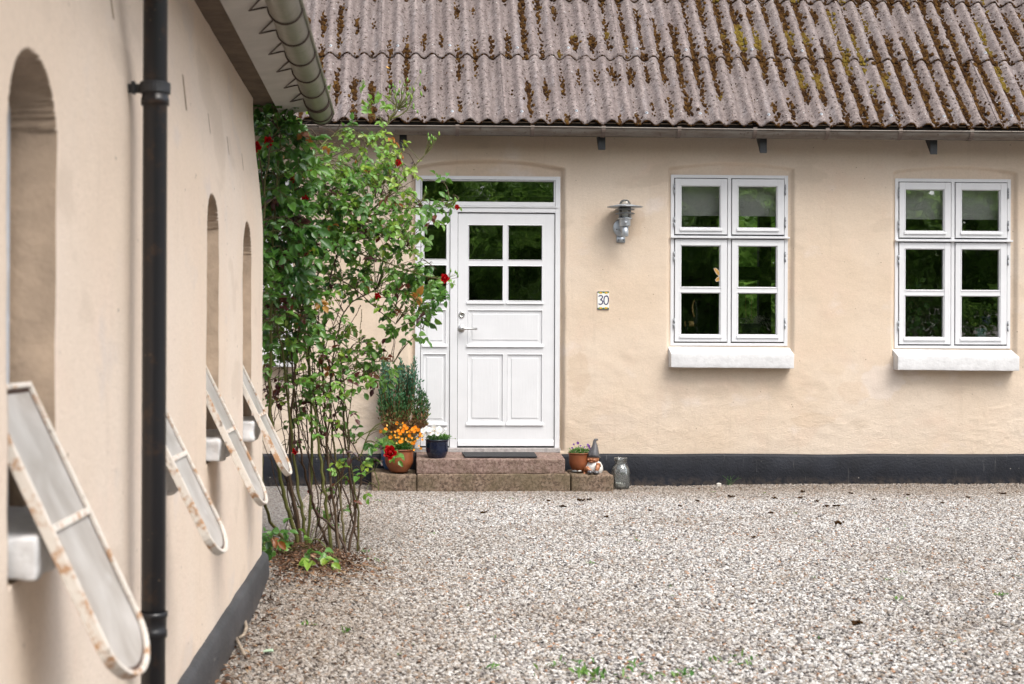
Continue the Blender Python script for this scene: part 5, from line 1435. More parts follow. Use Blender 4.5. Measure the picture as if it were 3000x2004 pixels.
mb.ball(gp(1753, 1346, -.01), 3.2 * u, .6, .9, 1.2)
mb.tube([gp(1726, 1351, -.046), gp(1731, 1353, -.049), gp(1738, 1351.5, -.046)], .0022, 6)
mb.ball(gp(1732, 1353.5, -.036), 5 * u, 1.1, .6, .6)
head = mb.build('head', M['g_clay'], gn, True)
mb = MB()
for a_ in ((1727.5, 1334), (1735.5, 1334.5)): mb.ball(gp(a_[0], a_[1], -.044), 1.6 * u, 1.2, .6, .9, 8, 6)
mb.build('eyes', M['g_grey'], head, True)
mb = MB(); tip = [(1738, 1338, 18.5), (1739, 1332, 18.3), (1740, 1324, 15.5), (1742, 1314, 11.5), (1743, 1304, 8.0), (1742, 1297, 5.6), (1742.5, 1292, 4.8), (1745, 1288, 4.2), (1749, 1287.5, 3.4), (1751, 1290, 2.6)]
mb.tube([gp(a, b, 0) for a, b, _ in tip], [r * u for *_, r in tip], 18)
mb.lathe([(18.5 * u, 0), (19.8 * u, -2.0 * u), (18.6 * u, -3 * u), (17.5 * u, -1 * u)], gp(1738.5, 1336, .004), 20)
mb.tube([gp(1746, 1335, -.040), gp(1755, 1341, -.018), gp(1759, 1340, .01)], [.004, .006, .004], 8)
hat = mb.build('hat', M['g_grey'], gn, True)
for pts in ([(1751, 1388, .01, 6), (1752, 1366, -.045, 6.0), (1751, 1361, -.055, 5.5), (1750, 1370, -.068, 5.5), (1747, 1385, -.075, 5.5)],
            [(1716, 1385, .01, 6), (1717, 1373, -.04, 6), (1720, 1371, -.055, 6), (1728, 1378, -.07, 5.2), (1732, 1384, -.075, 4.5)]):
    mb = MB(); mb.tube([gp(a, b, d) for a, b, d, _ in pts], [r * u for *_, r in pts], 12); mb.build('leg', M['g_clay'], gn, True)
for pts in ([(1758, 1366, -.02, 3.5), (1756, 1360, -.045, 3.6), (1751, 1359, -.062, 3.8)], [(1713, 1378, -.01, 3.5), (1713, 1386, -.035, 3.6), (1712, 1388, -.05, 3.2)]):
    mb = MB(); mb.tube([gp(a, b, d) for a, b, d, _ in pts], [r * u for *_, r in pts], 10); mb.ball(gp(pts[-1][0], pts[-1][1], pts[-1][2]), 4.2 * u, 1.1, .9, .9, 10, 6); mb.build('arm', M['g_clay'], gn, True)
for (a_, b_, sx_) in ((1728, 1383, 1.0), (1746.5, 1384, 1.15)):
    mb = MB(); mb.ball(gp(a_, b_, -.085), 8.6 * u, sx_, 1.25, .68, 16, 10); mb.ball(gp(a_, b_ - 2, -.07), 6 * u, .9, 1, .7, 12, 8); mb.build('boot', M['g_grey'], gn, True)

for (px_, py_, r_, lb, col) in ((1683, 1382, 9, 'dark grey oval pebble lying beside the small terracotta pot', (.10, .10, .10)), (1698, 1381.5, 6, 'small white pebble lying in front of the small terracotta pot', (.58, .56, .52))):
    mb = MB(); c = at(px_, py_ - 1.5, 11.77); mb.ball(c, r_ * u, 1, .6, .38, 12, 8); o = mb.build('pebble', simple('pebble_' + str(r_), col, .5, .2, 40), None, True); tag(o, lb, 'pebble')

# ------------------------------------------------------------------ glass jar
jc = at(1818, 1432, 11.90); jar = thing('glass_jar', (jc.x, 11.90, .0), 'clear glass jar with wire handle standing on the gravel against the black plinth', 'glass jar')
k = 11.90 / F; base = Vector((jc.x, 11.90, jc.z))
hj = at(1818, 1341, 11.90).z - base.z
prof = [(0, .004), (22 * k, .002), (25.5 * k, 4 * k), (26.5 * k, 10 * k), (26.8 * k, 40 * k), (26 * k, 58 * k), (22 * k, 66 * k), (18 * k, 70 * k), (17 * k, 75 * k), (18.5 * k, hj - 4 * k), (19.5 * k, hj - 2 * k), (19 * k, hj), (17.2 * k, hj - 1 * k), (15.8 * k, 76 * k), (16.5 * k, 70 * k), (24.5 * k, 58 * k), (25.3 * k, 40 * k), (25 * k, 10 * k), (21 * k, 5 * k), (0, 5 * k)]
mb = MB(); mb.lathe(prof, base, 36); mb.build('jar_body', M['jar_glass'], jar, True)
mb = MB(); mb.tube([base + Vector((18.5 * k * math.cos(t), 18.5 * k * math.sin(t), hj - 8 * k)) for t in np.linspace(0, 2 * math.pi, 25)], .0016, 5)
mb.tube([base + Vector((4 * k, -19 * k, hj - 8 * k)), base + Vector((10 * k, -24 * k, hj - 16 * k)), base + Vector((20 * k, -26 * k, hj - 32 * k)), base + Vector((27 * k, -16 * k, hj - 46 * k)), base + Vector((27 * k, 2 * k, hj - 40 * k)), base + Vector((18 * k, 6 * k, hj - 10 * k))], .0016, 5)
mb.build('wire_handle', M['strap'], jar, True)
mb = MB(); sr = random.Random(3)
for _ in range(46):
    a = sr.uniform(0, 6.28); q = 21 * k * math.sqrt(sr.random()); blob(mb, base + Vector((q * math.cos(a), q * math.sin(a), .008 + sr.random() * 13 * k)), *(sr.uniform(.007, .011) for _ in range(3)), sr)
o = mb.build('white_pebbles', simple('white_shell_pebble', (.68, .66, .62), .5, .15, 60), jar, kind='stuff')

# ------------------------------------------------------------------ wall lamp and house number
LY = 11.955
lamp = thing('wall_lamp', (at(1831, 650, YF).x, YF - .005, at(1831, 650, YF).z), 'galvanised outdoor wall lamp with wide flat shade between door and window', 'wall lamp')
k = LY / F; lc = at(1831, 607, LY)
mb = MB(); mb.lathe([(53.5 * k, 0), (53 * k, 1.2 * k), (38 * k, 4 * k), (22 * k, 7.6 * k), (15.2 * k, 8.6 * k), (14.8 * k, 7.6 * k), (30 * k, 4 * k), (52 * k, -.2 * k)], lc, 44, sy=.95); mb.build('shade', M['galv'], lamp, True)
mb = MB(); mb.lathe([(17 * k, 0), (16.8 * k, 6 * k), (13 * k, 13 * k), (7.5 * k, 17 * k), (0, 18.3 * k)], lc + Vector((0, 0, 5 * k)), 28)
mb.lathe([(14.5 * k, -30 * k), (14.5 * k, 5 * k)], lc, 28); mb.build('glass_globe', M['jar_glass'], lamp, True)
mb = MB(); mb.lathe([(8 * k, -30 * k), (8.5 * k, -8 * k), (7 * k, 0), (0, 2 * k)], lc, 16); mb.build('bulb', simple('white_bulb', (.7, .69, .64), .4, .05), lamp, True)
for dz in (-7.5, -19):
    mb = MB(); z = lc + Vector((0, 0, dz * k)); mb.lathe([(29.5 * k, -.6 * k), (29.5 * k, .3 * k), (24 * k, 1.9 * k), (16.5 * k, 3.2 * k), (16.2 * k, 2.2 * k), (24 * k, .9 * k), (29 * k, -.9 * k)], z, 36); mb.build('louvre_ring', M['galv_dark'], lamp, True)
mb = MB()
for a_ in (20, 160, 200, 340, 90): mb.tube([lc + Vector((17 * k * math.cos(math.radians(a_)), 17 * k * math.sin(math.radians(a_)), 3 * k)), lc + Vector((17 * k * math.cos(math.radians(a_)), 17 * k * math.sin(math.radians(a_)), -33 * k))], 1.3 * k, 8)
mb.build('posts', M['galv_dark'], lamp, True)
mb = MB(); mb.lathe([(0, -56 * k), (15.5 * k, -56 * k), (16.3 * k, -54 * k), (16.3 * k, -37 * k), (17 * k, -35.5 * k), (21 * k, -34.5 * k), (21 * k, -32 * k), (0, -31.5 * k)], lc, 32)
mb.tube([lc + Vector((0, -.0 * k - 16 * k, -46 * k)), lc + Vector((0, -18.5 * k, -46 * k))], 4.2 * k, 14)
mb.lathe([(0, -92 * k), (9.5 * k, -92 * k), (10.5 * k, -91 * k), (10.5 * k, -56 * k)], lc + Vector((0 * k, 0, 6 * k)), 26); mb.build('housing', M['galv'], lamp, True)
mb = MB(); pc_ = at(1817, 668, YF); mb.lathe([(0, 0), (19 * k, 0), (22 * k, .004), (22 * k, .012)], (pc_.x, YF - .022, pc_.z), 34, 'y', sy=1.18)
mb.box(pc_.x - 4 * k, pc_.x + 12 * k, LY, YF, pc_.z - 10 * k, pc_.z + 4 * k)
mb.box(at(1806, 700, YF).x, at(1831, 700, YF).x, YF - .010, YF - .003, at(1818, 711, YF).z, at(1818, 690, YF).z)
mb.build('wall_plate', M['galv'], lamp, True)
for a_ in ((1807, 672), (1813, 703), (1828, 703), (1820, 672)):
    mb = MB(); c = at(a_[0], a_[1], YF - .026 if a_[1] < 690 else YF - .012); mb.ball(c, .0055, 1, .6, 1, 8, 5); mb.build('screw', M['black_wood'], lamp, True)

M['tile_w'] = simple('glazed_white_tile', (.78, .77, .74), .15, .03)
M['ink'] = simple('dark_blue_ink', (.012, .014, .09), .3, .1); M['t_y'] = simple('yellow_glaze', (.75, .42, .03), .3, .2, 60); M['t_g'] = simple('green_glaze', (.20, .32, .08), .3, .3, 60)
ty = YF - .014; a0, a1, z0_, z1_ = at(1750.5, 880, ty).x, at(1784, 880, ty).x, at(1767, 907, ty).z, at(1767, 853, ty).z
num = thing('house_number', (a0, ty, z0_), 'small ceramic tile showing the number 30 between flower borders', 'house number')
mb = MB(); mb.box(a0, a1, ty, YF + .004, z0_, z1_); mb.build('tile', M['tile_w'], num, bevel=.0015)
W_, Hh = a1 - a0, z1_ - z0_
def ribbon(pts, w, nm, mat, dy=.0008):
    mb = MB(); vs = []; n = len(pts)
    for i, (x, z) in enumerate(pts):
        x2, z2 = pts[min(i + 1, n - 1)]; x1, z1 = pts[max(i - 1, 0)]; dx, dz = x2 - x1, z2 - z1; l = math.hypot(dx, dz) or 1
        ww = w * (1 if not callable(w) else 1)
        vs += [(a0 + (x - dz / l * ww) * W_, ty - dy, z0_ + (z * Hh + dx / l * ww * W_)), (a0 + (x + dz / l * ww) * W_, ty - dy, z0_ + (z * Hh - dx / l * ww * W_))]
    mb.add(vs, [(2 * i, 2 * i + 1, 2 * i + 3, 2 * i + 2) for i in range(n - 1)]); return mb.build(nm, mat, num)
three = [(.10, .70), (.14, .735), (.24, .755), (.36, .75), (.44, .72), (.45, .67), (.38, .60), (.27, .545), (.24, .53), (.34, .52), (.42, .48), (.46, .42), (.44, .35), (.36, .30), (.24, .28), (.14, .30), (.10, .33)]
zero = [(.70, .74), (.62, .69), (.57, .58), (.56, .46), (.60, .34), (.68, .285), (.80, .28), (.90, .34), (.95, .46), (.95, .60), (.90, .70), (.82, .745), (.77, .74), (.75, .70)]
ribbon(three, .048, 'digit_three', M['ink']); ribbon(zero, .048, 'digit_zero', M['ink'])
for zc in (.055, .945):
    mb = MB(); mb.box(a0 + .0006, a1 - .0006, ty - .0008, ty + .001, z0_ + Hh * (zc - .048), z0_ + Hh * (zc + .048)); mb.build('border_band', M['ink'], num)
    sgn = -1 if zc > .5 else 1
    for xc in (.27, .75):
        for (dx, dz, r, m_) in ((0, .03, .095, 't_y'), (-.15, .01, .07, 't_g'), (.15, .01, .07, 't_g'), (-.07, .06, .05, 't_g'), (.09, .055, .05, 't_y')):
            mb = MB(); c = Vector((a0 + W_ * (xc + dx), ty - .0012 - .0004 * (m_ == 't_y'), z0_ + Hh * (zc + sgn * dz)))
            mb.add([c] + [c + Vector((W_ * r * math.cos(t) * (1.0 if int(t * 2) % 2 else .8), 0, W_ * r * .85 * math.sin(t))) for t in np.linspace(0, 2 * math.pi, 11)[:-1]], [(0, 1 + (i + 1) % 10, 1 + i) for i in range(10)])
            mb.build('painted_flower' if m_ == 't_y' else 'painted_leaf', M[m_], num)

# ------------------------------------------------------------------ things behind the panes
def win_z(py): return at(2050, py, 12.30).z
bl_defs = [(0, 'grey roller blind half down behind the window nearest the door'), (1, 'grey roller blind half down behind the right-hand window')]
for wi_, lb in bl_defs:
    dx, dz = WIN[wi_]
    b = thing('roller_blind', (X0 + dx, 12.26, Z1_ + dz), lb, 'roller blind')
    mb = MB(); z0_b, z1_b = at(2136, 633, 12.27).z + dz, at(2136, 520, 12.27).z + dz
    mb.box(X0 + dx + .05, X1_ + dx - .05, 12.270, 12.2715, z0_b + .012, z1_b); mb.build('cloth', M['blind'], b)
    mb = MB(); mb.box(X0 + dx + .05, X1_ + dx - .05, 12.267, 12.275, z0_b, z0_b + .012); mb.build('bottom_bar', M['blind'], b, bevel=.001)
M['h_black'] = simple('black_lacquer', (.02, .022, .024), .3, .2); M['gold'] = simple('gold_paint', (.85, .58, .22), .4, .1, 40)
HY = 12.30; k = HY / F
def wp(px_, py_, dy=0.0): return at(px_, py_, HY + dy)
hr = thing('horse_figurine', tuple(wp(2025, 981)), 'slender black horse figurine with golden mane behind the window nearest the door', 'figurine')
mb = MB(); mb.tube([wp(2012, 952), wp(2022, 950), wp(2034, 950), wp(2040, 938), wp(2041, 915), wp(2039, 895), wp(2036, 884), wp(2038, 879), wp(2043, 884), wp(2045, 892)], [5 * k, 6.5 * k, 6.5 * k, 6 * k, 4.5 * k, 4 * k, 4 * k, 4 * k, 3 * k, 2 * k], 10); mb.build('body', M['h_black'], hr, True)
for a_, b_, dy in ((2014, 2010, .02), (2014, 2011, -.02), (2040, 2044, .02), (2039, 2043, -.02)):
    mb = MB(); mb.tube([wp(a_, 953, dy), wp((a_ + b_) / 2, 967, dy), wp(b_, 981, dy)], [4.2 * k, 2.8 * k, 2.0 * k], 8); mb.build('leg', M['h_black'], hr, True)
mb = MB(); mb.tube([wp(2034, 928, -.02), wp(2029, 912, -.02), wp(2029, 895, -.02), wp(2033, 882, -.02), wp(2036, 878.5, -.02)], [2 * k, 2.6 * k, 2.6 * k, 2.2 * k, 1.2 * k], 8); mb.build('mane', M['gold'], hr, True)
mb = MB(); mb.tube([wp(2009, 942, -.01), wp(2006, 944, -.01), wp(2008, 952, -.01), wp(2007, 958, -.01)], [1.5 * k, 2.2 * k, 2 * k, 1 * k], 8); mb.build('tail', M['gold'], hr, True)
mb = MB(); mb.lathe([(7.6 * k, -7 * k), (7.9 * k, 0), (7.6 * k, 7 * k)], wp(2025, 949), 14, 'x'); mb.build('saddle', M['gold'], hr, True)
M['wing'] = simple('amber_wing', (.45, .25, .07), .3, .3, 60); M['wing_edge'] = simple('pale_wing_edge', (.7, .68, .6), .3, .1)
bf = thing('butterfly_ornament', tuple(wp(2108, 806, -.15)), 'small amber butterfly ornament fixed inside the upper left pane', 'window ornament')
for pts in ([(2109, 808), (2101, 805), (2094, 794), (2091, 787), (2096, 785), (2104, 791), (2109, 799)], [(2109, 809), (2101, 813), (2096, 820), (2098, 825), (2105, 824), (2109, 820)]):
    mb = MB(); V = [wp(a, b, -.165) for a, b in pts]; m = len(V); mb.add(V + [v + Vector((0, .002, 0)) for v in V], [tuple(range(m)), tuple(range(2 * m - 1, m - 1, -1))] + [(i, (i + 1) % m, m + (i + 1) % m, m + i) for i in range(m)]); mb.build('wing', M['wing'], bf)
    mb = MB(); mb.tube(V + [V[0]], .0014, 5); mb.build('wing_edge', M['wing_edge'], bf)
# orchid pot hanging in the right half
op = thing('hanging_orchid', tuple(wp(2210, 980)), 'dark flowerpot with wiry orchid roots hanging behind the right pane', 'potted plant')
mb = MB(); mb.lathe([(22 * k, 0), (31 * k, 33 * k), (32 * k, 34 * k), (29 * k, 34 * k), (27 * k, 30 * k), (0, 30 * k)], wp(2200, 982, .06), 24); mb.build('pot', simple('dark_green_pot', (.05, .065, .055), .5, .2), op, True)
mb = MB(); og = random.Random(5)
mb.cur = .9
for a_ in (2186, 2203): mb.tube([wp(a_ - 2, 860, .06), wp(a_, 950, .06)], .0012, 4, False)
mb.build('hanger', M['gold'], op); mb = MB()
for _ in range(26):
    x_ = og.uniform(2195, 2225); mb.cur = og.uniform(.6, 1); p = [wp(x_, 950, .05)]
    d = og.choice([-1, 1, 1]) * og.uniform(8, 38); mb.tube([p[0], wp(x_ + d * .4, 930 + og.uniform(-8, 6), .03), wp(x_ + d, 936 + og.uniform(-6, 26), .02)], .0022, 4, False)
mb.build('roots', simple('pale_air_roots', (.45, .47, .36), .7, .2), op, kind='stuff'); mb = MB()
for (a_, b_, c_, d_) in ((2215, 950, 2262, 965), (2205, 948, 2190, 925), (2220, 952, 2255, 990), (2212, 948, 2270, 940), (2195, 946, 2178, 940)):
    p = wp(a_, b_, .05); d = wp(c_, d_, .02) - p; mb.cur = .25; leafquad(mb, p, d, Vector((0, -.5, 1)), d.length, .035, .2, .3)
mb.build('foliage', M['leafy'], op, True, tint=True)
# trailing plant in the right-hand window
lp = thing('trailing_plant', tuple(wp(2690, 985)), 'trailing houseplant with round green leaves behind the right-hand window', 'houseplant')
mb = MB(); mv = MB(); og = random.Random(9); mb.cur = .5
mp = MB(); mp.lathe([(20 * k, 0), (27 * k, 26 * k), (27 * k, 28 * k), (23 * k, 27 * k), (0, 25 * k)], wp(2676, 984, .08), 20); mp.build('pot', simple('grey_pot', (.16, .15, .14), .6, .1), lp, True)
vines = [[(2665, 960), (2690, 900), (2668, 868)], [(2680, 960), (2720, 900), (2690, 868)], [(2665, 870), (2700, 910), (2745, 985)], [(2690, 868), (2722, 915), (2750, 960)], [(2660, 970), (2700, 980), (2745, 960)], [(2675, 935), (2720, 960), (2752, 975)], [(2660, 900), (2690, 895), (2720, 930)], [(2690, 940), (2725, 965), (2765, 940)], [(2655, 960), (2670, 900), (2664, 850), (2690, 830)]]
for v in vines:
    V = [wp(a, b, og.uniform(-.04, .05)) for a, b in v]; mv.tube([V[0], V[0].lerp(V[1], .5), V[1], V[1].lerp(V[2], .5)] + V[2:], .0017, 4, False)
spots = [(2665, 840), (2686, 815, 1), (2706, 817, 1), (2700, 833), (2688, 842), (2670, 842), (2715, 890), (2712, 893), (2698, 903), (2705, 920), (2690, 930), (2732, 952), (2730, 974), (2745, 935), (2757, 940), (2665, 900), (2676, 885), (2662, 920), (2680, 955), (2690, 970), (2695, 985), (2660, 965), (2672, 975), (2712, 905), (2718, 946), (2703, 958), (2740, 925), (2665, 930), (2683, 915), (2670, 955)]
for s_ in spots:
    p = wp(s_[0] - 5, s_[1] - 4, og.uniform(-.06, .04)); d = Vector((og.uniform(-.5, 1), -.2, og.uniform(-1, .2))); mb.cur = .98 if len(s_) > 2 else og.uniform(.35, .85)
    mb2 = MB(); mb2.cur = mb.cur; leafquad(mb2, p, d, Vector((0, -1, .3)) + rv(og, .3), 22 * k * og.uniform(.7, 1.2), 17 * k, .1, .2); mb2.build('leaf', M['leafy'], lp, True, tint=True)
mv.build('vines', simple('pale_vine', (.35, .32, .18), .7, .2), lp, True, kind='stuff')
# lamp and tin
M['violet'] = simple('violet_lacquer', (.16, .13, .36), .3, .08)
dl = thing('desk_lamp', tuple(wp(2925, 985)), 'violet layered desk lamp on thin curved arm behind the right-hand window', 'desk lamp')
mb = MB(); mb.tube([wp(2926, 985), wp(2931, 968), wp(2932, 945), wp(2928, 930), wp(2918, 922), wp(2905, 921), wp(2900, 925)], .0028, 8); mb.build('arm', M['steel'], dl, True)
ax = (wp(2883, 951) - wp(2901, 922)).normalized(); q = ax.to_track_quat('Z', 'Y').to_matrix()
def tilt_lathe(name, c, prof, mat):
    mb = MB(); mb.lathe(prof, (0, 0, 0), 26); mb.v = [tuple(Vector(c) + q @ Vector(v)) for v in mb.v]; return mb.build(name, mat, dl, True)
tilt_lathe('top_shade', wp(2899, 925), [(2 * k, 0), (5 * k, 3 * k), (10 * k, 8 * k), (9.5 * k, 8.5 * k), (4 * k, 4 * k)], M['violet'])
tilt_lathe('middle_shade', wp(2896, 930), [(4 * k, 0), (12 * k, 4 * k), (20 * k, 11 * k), (19.5 * k, 11.5 * k), (11 * k, 5 * k), (3 * k, 1.5 * k)], M['violet'])
tilt_lathe('lower_shade', wp(2891, 938), [(6 * k, 0), (9 * k, 4 * k), (12.5 * k, 11 * k), (12 * k, 11.4 * k), (8 * k, 5 * k)], M['violet'])
tn = thing('tin_box', tuple(wp(2876, 987)), 'small pale turquoise tin box standing behind the right-hand window', 'tin box')
M['turq'] = simple('turquoise_tin', (.30, .55, .54), .35, .08)
mb = MB(); mb.box(wp(2864, 980).x, wp(2890, 980).x, HY, HY + .06, wp(2876, 988).z, wp(2876, 966).z); mb.build('tin_body', M['turq'], tn, bevel=.003)
mb = MB(); mb.box(wp(2862.5, 980).x, wp(2891.5, 980).x, HY - .003, HY + .063, wp(2876, 966).z, wp(2876, 962.5).z); mb.build('lid', M['turq'], tn, bevel=.003)
for zz_ in (969.5, 973, 978):
    mb = MB(); mb.box(wp(2867 + (zz_ > 975) * 3, 980).x, wp(2887 - (zz_ > 975) * 3, 980).x, HY - .0008, HY, wp(2876, zz_ + .5).z, wp(2876, zz_ - .3).z); mb.build('printed_line', simple('tin_print', (.12, .22, .24), .5), tn)

# ------------------------------------------------------------------ loose things on the ground
lt = MB(); lr = random.Random(77)
def gz_(x, y): return float(ground_z(x, y))
for _ in range(5200):                   # mulch of old leaves and bark under the rose
    a, b = lr.gauss(-.47, .16), lr.gauss(7.72, .34)
    if a < XL + .03 and b < YE + .1: a = XL + .05 + abs(lr.gauss(0, .1))
    w = math.exp(-((b - 7.55) / .8) ** 2)
    if lr.random() > w: continue
    p = Vector((a, b, gz_(a, b) + .004 + lr.random() * .014)); lt.cur = lr.random() ** 1.1
    d = rv(lr); d.z *= .35; L = lr.uniform(.010, .030); leafquad(lt, p, d, Vector((0, 0, 1)) + rv(lr, .6), L, L * lr.uniform(.2, .6), .2, .5)
for _ in range(1700):
    a, b = lr.uniform(-.66, .3), lr.uniform(4.8, 7.6); 
    if a > -.66 + abs(lr.gauss(0, .25)): continue
    p = Vector((a, b, gz_(a, b) + .010)); lt.cur = lr.random(); d = rv(lr); d.z *= .2; L = lr.uniform(.015, .035); leafquad(lt, p, d, Vector((0, 0, 1)) + rv(lr, .4), L, L * .4, .3, .5)
for _ in range(900):
    b = lr.uniform(5.2, 11.9); a = lr.uniform(-.6, .44 * b); p = Vector((a, b, gz_(a, b) + .010)); lt.cur = lr.uniform(.2, 1); d = rv(lr); d.z *= .2; L = lr.uniform(.010, .026); leafquad(lt, p, d, Vector((0, 0, 1)) + rv(lr, .4), L, L * .4, .3, .5)
for _ in range(70):                     # dry grass stalks
    a, b = lr.gauss(-.3, .2), lr.gauss(7.2, .25); lt.cur = lr.uniform(.9, 1); d = Vector((lr.gauss(1, .5), lr.gauss(-.3, .4), 0)).normalized() * lr.uniform(.04, .14)
    if a < XL + .05: continue
    lt.tube([(a, b, gz_(a, b) + .014), (a + d.x * .5, b + d.y * .5, gz_(a, b) + .020), (a + d.x, b + d.y, gz_(a + d.x, b + d.y) + .014)], .0013, 3, False)
o = lt.build('leaf_litter', M['mulch'], None, True, tint=True); tag(o, 'brown litter of dry leaves and bark under the climbing rose', 'leaf litter', kind='stuff')
# green weeds
wd = MB()
def weed(px_, py_, n, L, spread, sink=0.0):
    if py_ > 1940: n = int(n * .5)
    v = (py_ - CY) / F; Y = H / v if v > 0 else 10; c = at(px_, py_, Y); c.z = gz_(c.x, c.y)
    for _ in range(n):
        p = c + Vector((lr.gauss(0, spread), lr.gauss(0, spread), .006)); wd.cur = lr.uniform(.4, 1); d = Vector((lr.gauss(0, .6), lr.gauss(0, .6), lr.uniform(.3, 1.0))); leafquad(wd, p, d, Vector((0, 0, 1)) + rv(lr, .3), L * lr.uniform(.5, 1.2), L * lr.uniform(.2, .45), .2, .5)
for (a_, b_, n_, L_, s_) in ((900, 1830, 8, .03, .012), (1010, 1852, 9, .035, .014), (1440, 1965, 14, .03, .02), (1620, 1955, 20, .03, .04), (1690, 1953, 14, .03, .03), (2170, 1950, 26, .032, .05), (2110, 1955, 10, .03, .02), (2030, 1993, 30, .035, .05), (1740, 1998, 40, .04, .05), (1850, 1965, 14, .035, .02), (1905, 1998, 24, .035, .04), (1710, 1985, 22, .04, .02),
                            (2635, 1765, 12, .022, .02), (2930, 1758, 12, .022, .02), (1730, 1652, 9, .022, .015), (2600, 1708, 8, .02, .014), (2645, 1685, 8, .02, .015), (2135, 1423, 14, .035, .010), (1270, 1565, 10, .02, .02), (1070, 1625, 16, .022, .03), (1100, 1650, 14, .02, .03), (1330, 1470, 8, .016, .03), (1500, 1462, 8, .016, .03), (2090, 1445, 6, .016, .01), (2240, 1450, 5, .016, .01), (2330, 1510, 6, .018, .015), (2400, 1590, 6, .018, .015), (1960, 1725, 5, .02, .01), (1120, 1470, 10, .02, .03), (880, 1490, 14, .022, .03), (1870, 1586, 7, .018, .02), (2660, 1468, 5, .016, .01), (3000, 1700, 7, .02, .02)):
    weed(a_, b_, n_, L_, s_)
for _ in range(40): weed(lr.uniform(1000, 3000), lr.uniform(1450, 1990), lr.choice([1, 2, 3]), .016, .01)
g0 = at(2135, 1424, 12.0)
for _ in range(9): wd.cur = lr.uniform(.3, .8); wd.tube([(g0.x, 12.0, .0), (g0.x + lr.gauss(0, .02), 12.0, .05), (g0.x + lr.gauss(0, .045), 11.99, lr.uniform(.07, .11))], .0012, 3, False)
o = wd.build('weeds', M['leafy'], None, True, tint=True); tag(o, 'small green weeds sprouting here and there through the gravel', 'weeds', kind='stuff')
# clumps of moss fallen from the roof
cl_me = []
for v in range(4):
    mb = MB(); q_ = random.Random(v + 50)
    for _ in range(16): mb.cur = q_.uniform(0, .45); blob(mb, (q_.gauss(0, .013), q_.gauss(0, .008), .004 + q_.random() * .008), q_.uniform(.005, .010), q_.uniform(.005, .009), q_.uniform(.004, .007), q_)
    me = mb.mesh('moss_clump', tint=True); me.materials.append(M['moss']); cl_me.append(me)
for i, (a_, b_, s_) in enumerate(((1765, 1436, 2.1), (1780, 1434, 1.5), (1605, 1468, 1.1), (1700, 1467, 1.5), (1725, 1464, 1.1), (1650, 1488, 1.1), (1778, 1519, 1.0), (2350, 1446, 1.3), (2140, 1458, 1.3), (2270, 1466, 1.1), (2345, 1466, 1.0), (2395, 1476, 1.0), (2448, 1487, 1.2), (2420, 1487, 1.0), (1990, 1486, 1.0), (2495, 1452, 1.0), (2260, 1510, .9), (2455, 1538, 1.6), (2660, 1455, .9), (2940, 1452, 1.2), (1905, 1500, .9), (2210, 1575, .9), (2510, 1838, 1.4), (1415, 1508, 1.2), (2045, 1470, .9), (2560, 1470, .9), (2760, 1480, .9), (2835, 1462, .9))):
    Y = min(H / ((b_ - CY) / F), 11.98); c = at(a_, b_, Y)
    o = bpy.data.objects.new('moss_clump', cl_me[i % 4]); COL.objects.link(o); o.location = (c.x, Y, gz_(c.x, Y) + .004); o.scale = (s_ * .85, s_ * .8, s_ * .8); o.rotation_euler = (0, 0, lr.uniform(0, 6.2))
    lab = {0: 'largest dark brown moss clump touching the foot of the lower right step block', 1: 'moss clump close behind the largest one, beside the glass jar', 2: 'moss clump on gravel just before the middle of the lower step',
           21: 'small moss clump alone in the middle of the gravel', 17: 'dark moss clump with pointed tip, farthest forward below the first window', 22: 'brown moss clump alone in the right foreground gravel', 23: 'moss clump on gravel straight below the doormat', 19: 'moss clump near the plinth at the right edge of the view'}
    tag(o, lab.get(i, 'one of many small dark brown moss clumps scattered on gravel near the house'), 'moss clump', 'moss clumps fallen on the gravel')
# driftwood-like sticks beside the side building
M['stick'] = simple('weathered_stick', (.30, .24, .18), .8, .3, 20, bump=.002)
for (lb, pts, r) in (('bent grey stick leaning on the plinth of the side building', [(700, 1790), (713, 1812), (722, 1845), (714, 1868), (700, 1876)], .0085), ('short straight stick lying on gravel below the bent one', [(686, 1866), (700, 1895), (716, 1926)], .0075)):
    V = []
    for (a_, b_) in pts:
        Y = H / ((b_ - CY) / F) * .985; c = at(a_, b_, Y); c.z = max(c.z, gz_(c.x, Y)) + .010; V.append(c)
    mb = MB(); mb.tube(V, [r * (1.1 - .1 * i) for i in range(len(V))], 8); o = mb.build('stick', M['stick'], None, True); tag(o, lb, 'stick')
mb = MB(); Y = H / ((1920 - CY) / F); c = at(786, 1920, Y); mb.cur = .9
mb.add([c + Vector((x, y, .016 + z)) for x, y, z in ((-.018, -.012, 0), (.006, -.02, .004), (.022, -.006, .002), (.016, .016, .006), (-.008, .018, .004), (-.02, .006, .002))], [(0, 1, 2, 3, 4, 5)])
mb.add([c + Vector((x, y, .013 + z)) for x, y, z in ((-.018, -.012, 0), (.006, -.02, .004), (.022, -.006, .002), (.016, .016, .006), (-.008, .018, .004), (-.02, .006, .002))], [(5, 4, 3, 2, 1, 0)])
o = mb.build('fallen_leaf', simple('pale_green_leaf', (.36, .48, .34), .5, .1), None); tag(o, 'single pale green fallen leaf on gravel near the side wall', 'fallen leaf')
rough_box('corner_stone', at(2098, 1420, 11.97).x, at(2114, 1420, 11.97).x, 11.96, 11.99, .0, .045, simple('pale_stone', (.5, .47, .42), .8), None, .004, .01, .012, 5)
tag(bpy.data.objects['corner_stone'], 'pale angular stone lying against the black plinth', 'stone')
